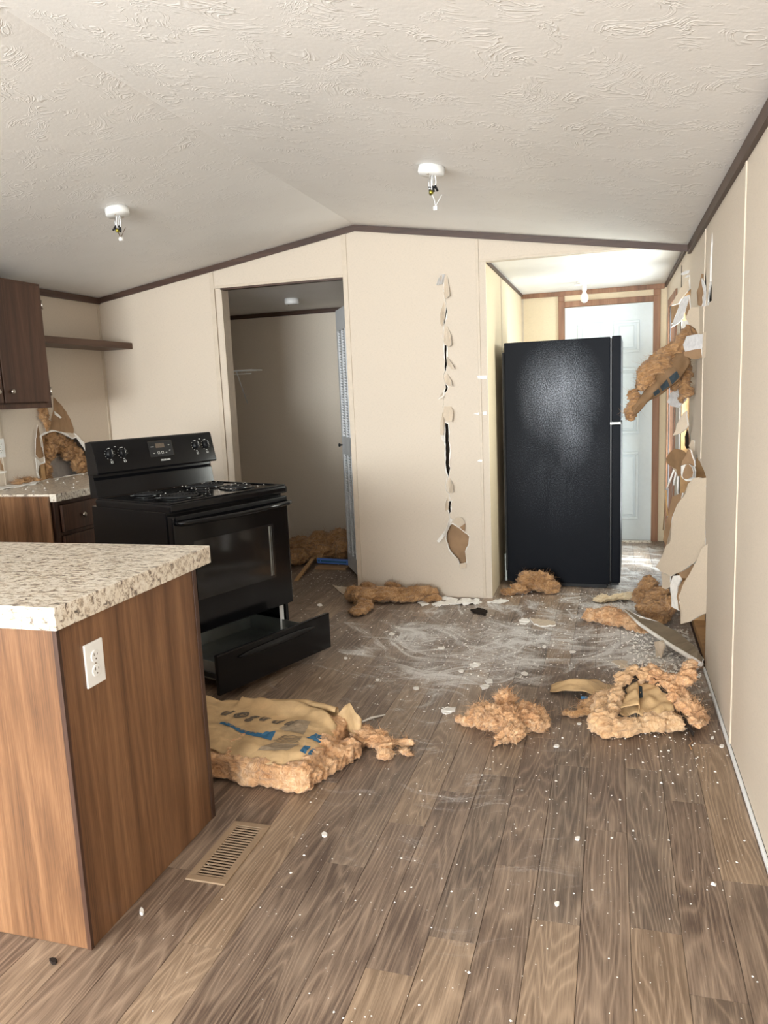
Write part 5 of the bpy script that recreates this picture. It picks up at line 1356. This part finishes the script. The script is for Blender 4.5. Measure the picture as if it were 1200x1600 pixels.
flake([c1(*p) for p in ((715, 90), (750, 82), (785, 86), (782, 98), (750, 104))], 'wallboard_scrap', 'thin beige scrap on the floor left of the fallen wallboard', .003, ('wall_flap', 'gypsum', 'gypsum'), .004, cat='wallboard')
flake([c1(*p) for p in ((742, 108), (770, 98), (795, 105), (790, 116), (755, 118))], 'wallboard_scrap', 'second thin beige scrap just in front of the first one', .003, ('wall_flap', 'gypsum', 'gypsum'), .004, cat='wallboard')
c8 = lambda x, y: (500 + x * .58333, 1150 + y * .58333)
for cx, cy, r, nm in ((12, 262, 6, 'white plaster lump on the floor right of the register'), (635, 447, 5, 'largest plaster crumb on the near planks right of centre'), (690, 272, 5, 'white plaster crumb near the seam in front of the bundle')):
    x, y = c8(cx, cy); flake(around(x, y, r * .8, r * .6, 7, cx), 'plaster_flake', nm, .006, z=.007)
x, y = (221, 1422); flake(around(x, y, 3.4, 4.2, 7, 77), 'plaster_flake', 'white plaster lump beside the foot of the peninsula', .009, z=.010)
flake(around(83, 1499, 6, 4, 7, 5), 'dark_lump', 'small dark lump on the floor before the peninsula', .008, ('dirt', 'dirt', 'dirt'), .009, cat='scrap')
g = random.Random(11)
for cx, cy, lb in ((500, 945, 'thin plaster flake between the pulled out drawer and the closet'), (690, 1012, 'thin plaster flake on the left side of the white dust swirl'),
        (720, 1048, 'thin plaster flake straight above the middle insulation tuft, second nearest'), (590, 1062, 'thin plaster flake right of the drawer front on brown planks'),
        (650, 1075, 'thin plaster flake between the papered batt and the dust smear'), (540, 1028, 'thin plaster flake just right of the open drawer corner'),
        (850, 1010, 'thin plaster flake on grey dust between tuft and refrigerator'), (895, 1018, 'thin plaster flake left of the two beige scraps'),
        (820, 1052, 'thin plaster flake between the middle tuft and the paper wing'), (870, 1165, 'thin plaster flake on the floor between tuft and bundle'),
        (905, 1130, 'thin plaster flake touching the shadow left of the bundle'), (1040, 1052, 'thin plaster flake just behind the crumpled bundle'),
        (1110, 1085, 'thin plaster flake at the right wall beside the bundle'), (1113, 1152, 'left of two plaster flakes at the right wall in front of the bundle'),
        (1128, 1165, 'right of two plaster flakes at the right wall in front of the bundle'), (612, 990, 'thin plaster flake in front of the long tan heap')):
    flake(around(cx, cy, g.uniform(3, 6), g.uniform(1.5, 3), 7, int(cx)), 'plaster_flake', lb, .003, group='small scattered plaster flakes', z=.0035)
o = MB().tube([onz(p, .006) for p in ((566, 1128), (580, 1122), (602, 1117))], [.004, .006, .003], 6).build('plaster_sliver', 'gypsum'); tag(o, 'long white plaster sliver behind the loose orange tuft', 'plaster')

# rubble on the left counter
o = plate('torn_wallboard_piece', ragged([(XL + .03, 3.72, .93), (XL + .10, 3.70, .928), (XL + .13, 4.00, .928), (XL + .06, 4.14, .945), (XL + .03, 4.00, .935)], .03, .006), .005, ('gypsum', 'gypsum', 'gypsum'), None, (XL + .08, 3.9, .92), (0, 0, 1)); tag(o, 'white torn wallboard strip lying on the left counter', 'wallboard')
o = fluff('insulation_tuft', [(XL + .05, 3.94, .945, .03, .05, .02), (XL + .05, 4.02, .945, .03, .05, .022), (XL + .06, 4.08, .94, .03, .04, .015)], 'fluff_brown', (XL + .05, 4.0, .93), .007, .010, 150, 61, flat=False, flen=.03); tag(o, 'splintery tan tuft lying on the left counter', 'insulation')

# countless crumbs
def crumbs(name, label, pts, mat='gypsum'):
    bm = bmesh.new(); g = random.Random(5)
    for x, y, z, r in pts:
        a = g.uniform(0, 2 * PI); v = []
        for k in range(4):
            b = a + k * PI / 2; rr = r * g.uniform(.6, 1.2)
            v.append(bm.verts.new((x + rr * math.cos(b), y + rr * math.sin(b), z + r * .15)))
        tpv = bm.verts.new((x + g.uniform(-.3, .3) * r, y, z + r * g.uniform(.5, 1.0)))
        for k in range(4): bm.faces.new((v[k], v[(k + 1) % 4], tpv))
        bm.faces.new(v[::-1])
    me = bpy.data.meshes.new(name); bm.to_mesh(me); bm.free(); me.materials.append(M[mat])
    return tag(link(name, me), label, 'plaster', None, 'stuff')
g = random.Random(77); pts = []
def scatter(n, cx, cy, sx, sy, r0, r1):
    for _ in range(n):
        x, y = g.gauss(cx, sx), g.gauss(cy, sy)
        if x > XR - .02 or x < XL + .05 or y < 1.1 or y > 6.9: continue
        if y > 4.96 and (-1.75 < x < -.74 or x < -2.62): continue
        if x < -1.25 and y < 2.25: continue
        pts.append((x, y, 0.0005, r0 + (r1 - r0) * g.random() ** 3))
scatter(2200, -.65, 4.1, .55, .45, .0012, .007)
scatter(900, -.4, 3.2, .6, .6, .0012, .006)
scatter(1300, .22, 4.2, .16, .55, .0015, .010)
scatter(500, .1, 5.3, .25, .6, .002, .010)
scatter(350, -.3, 2.3, .55, .5, .0010, .0045)
scatter(300, -.5, 1.8, .5, .4, .0009, .0035)
scatter(260, .25, 3.2, .12, .5, .0012, .006)
scatter(450, -2.2, 5.3, .3, .35, .002, .008)
scatter(260, -.5, 5.15, .25, .12, .0015, .008)
crumbs('plaster_crumbs', 'white plaster crumbs strewn over the plank floor', pts)
pts = []
ct_, st_ = math.cos(math.radians(70)), math.sin(math.radians(70))
for _ in range(60):
    lx, ly = g.gauss(.12, .18), g.uniform(.05, .52)
    if abs(lx) > .36: continue
    pts.append((-1.848 + lx * ct_ - ly * st_, 3.458 + lx * st_ + ly * ct_, .934 if g.random() < .6 else .943, g.uniform(.0015, .006)))
crumbs('plaster_crumbs', 'white plaster crumbs on the black cooktop', pts)
pts = [(g.uniform(XL + .05, -3.05), g.uniform(3.57, 4.6), .9215, .002 + .008 * g.random() ** 2) for _ in range(130)]
crumbs('plaster_crumbs', 'white plaster crumbs on the left counter', pts)
pts = [(XR - .03 - .30 * g.random() ** 1.4, 3.72 + .75 * g.random(), .001 + .004 * g.random(), g.uniform(.004, .013)) for _ in range(520)]
crumbs('plaster_rubble', 'coarse plaster rubble under the fallen wallboard', pts)

# repeats of one kind share a group phrase
GROUPS = {'ceiling_light_base': 'white round ceiling lamp bases', 'electrical_outlet': 'white duplex outlets', 'insulation_tuft': 'loose insulation tufts',
          'insulation_heap': 'insulation heaps on the floor', 'insulation_batt': 'insulation batts', 'plaster_flake': 'plaster flakes on the floor',
          'plaster_crumbs': 'plaster crumbs', 'wallboard_scrap': 'beige wallboard scraps', 'torn_wallboard_piece': 'torn wallboard pieces', 'countertop': 'speckled worktops'}
for o in list(COL.objects):
    b = o.name.split('.')[0]
    if o.parent is None and b in GROUPS: o['group'] = GROUPS[b]
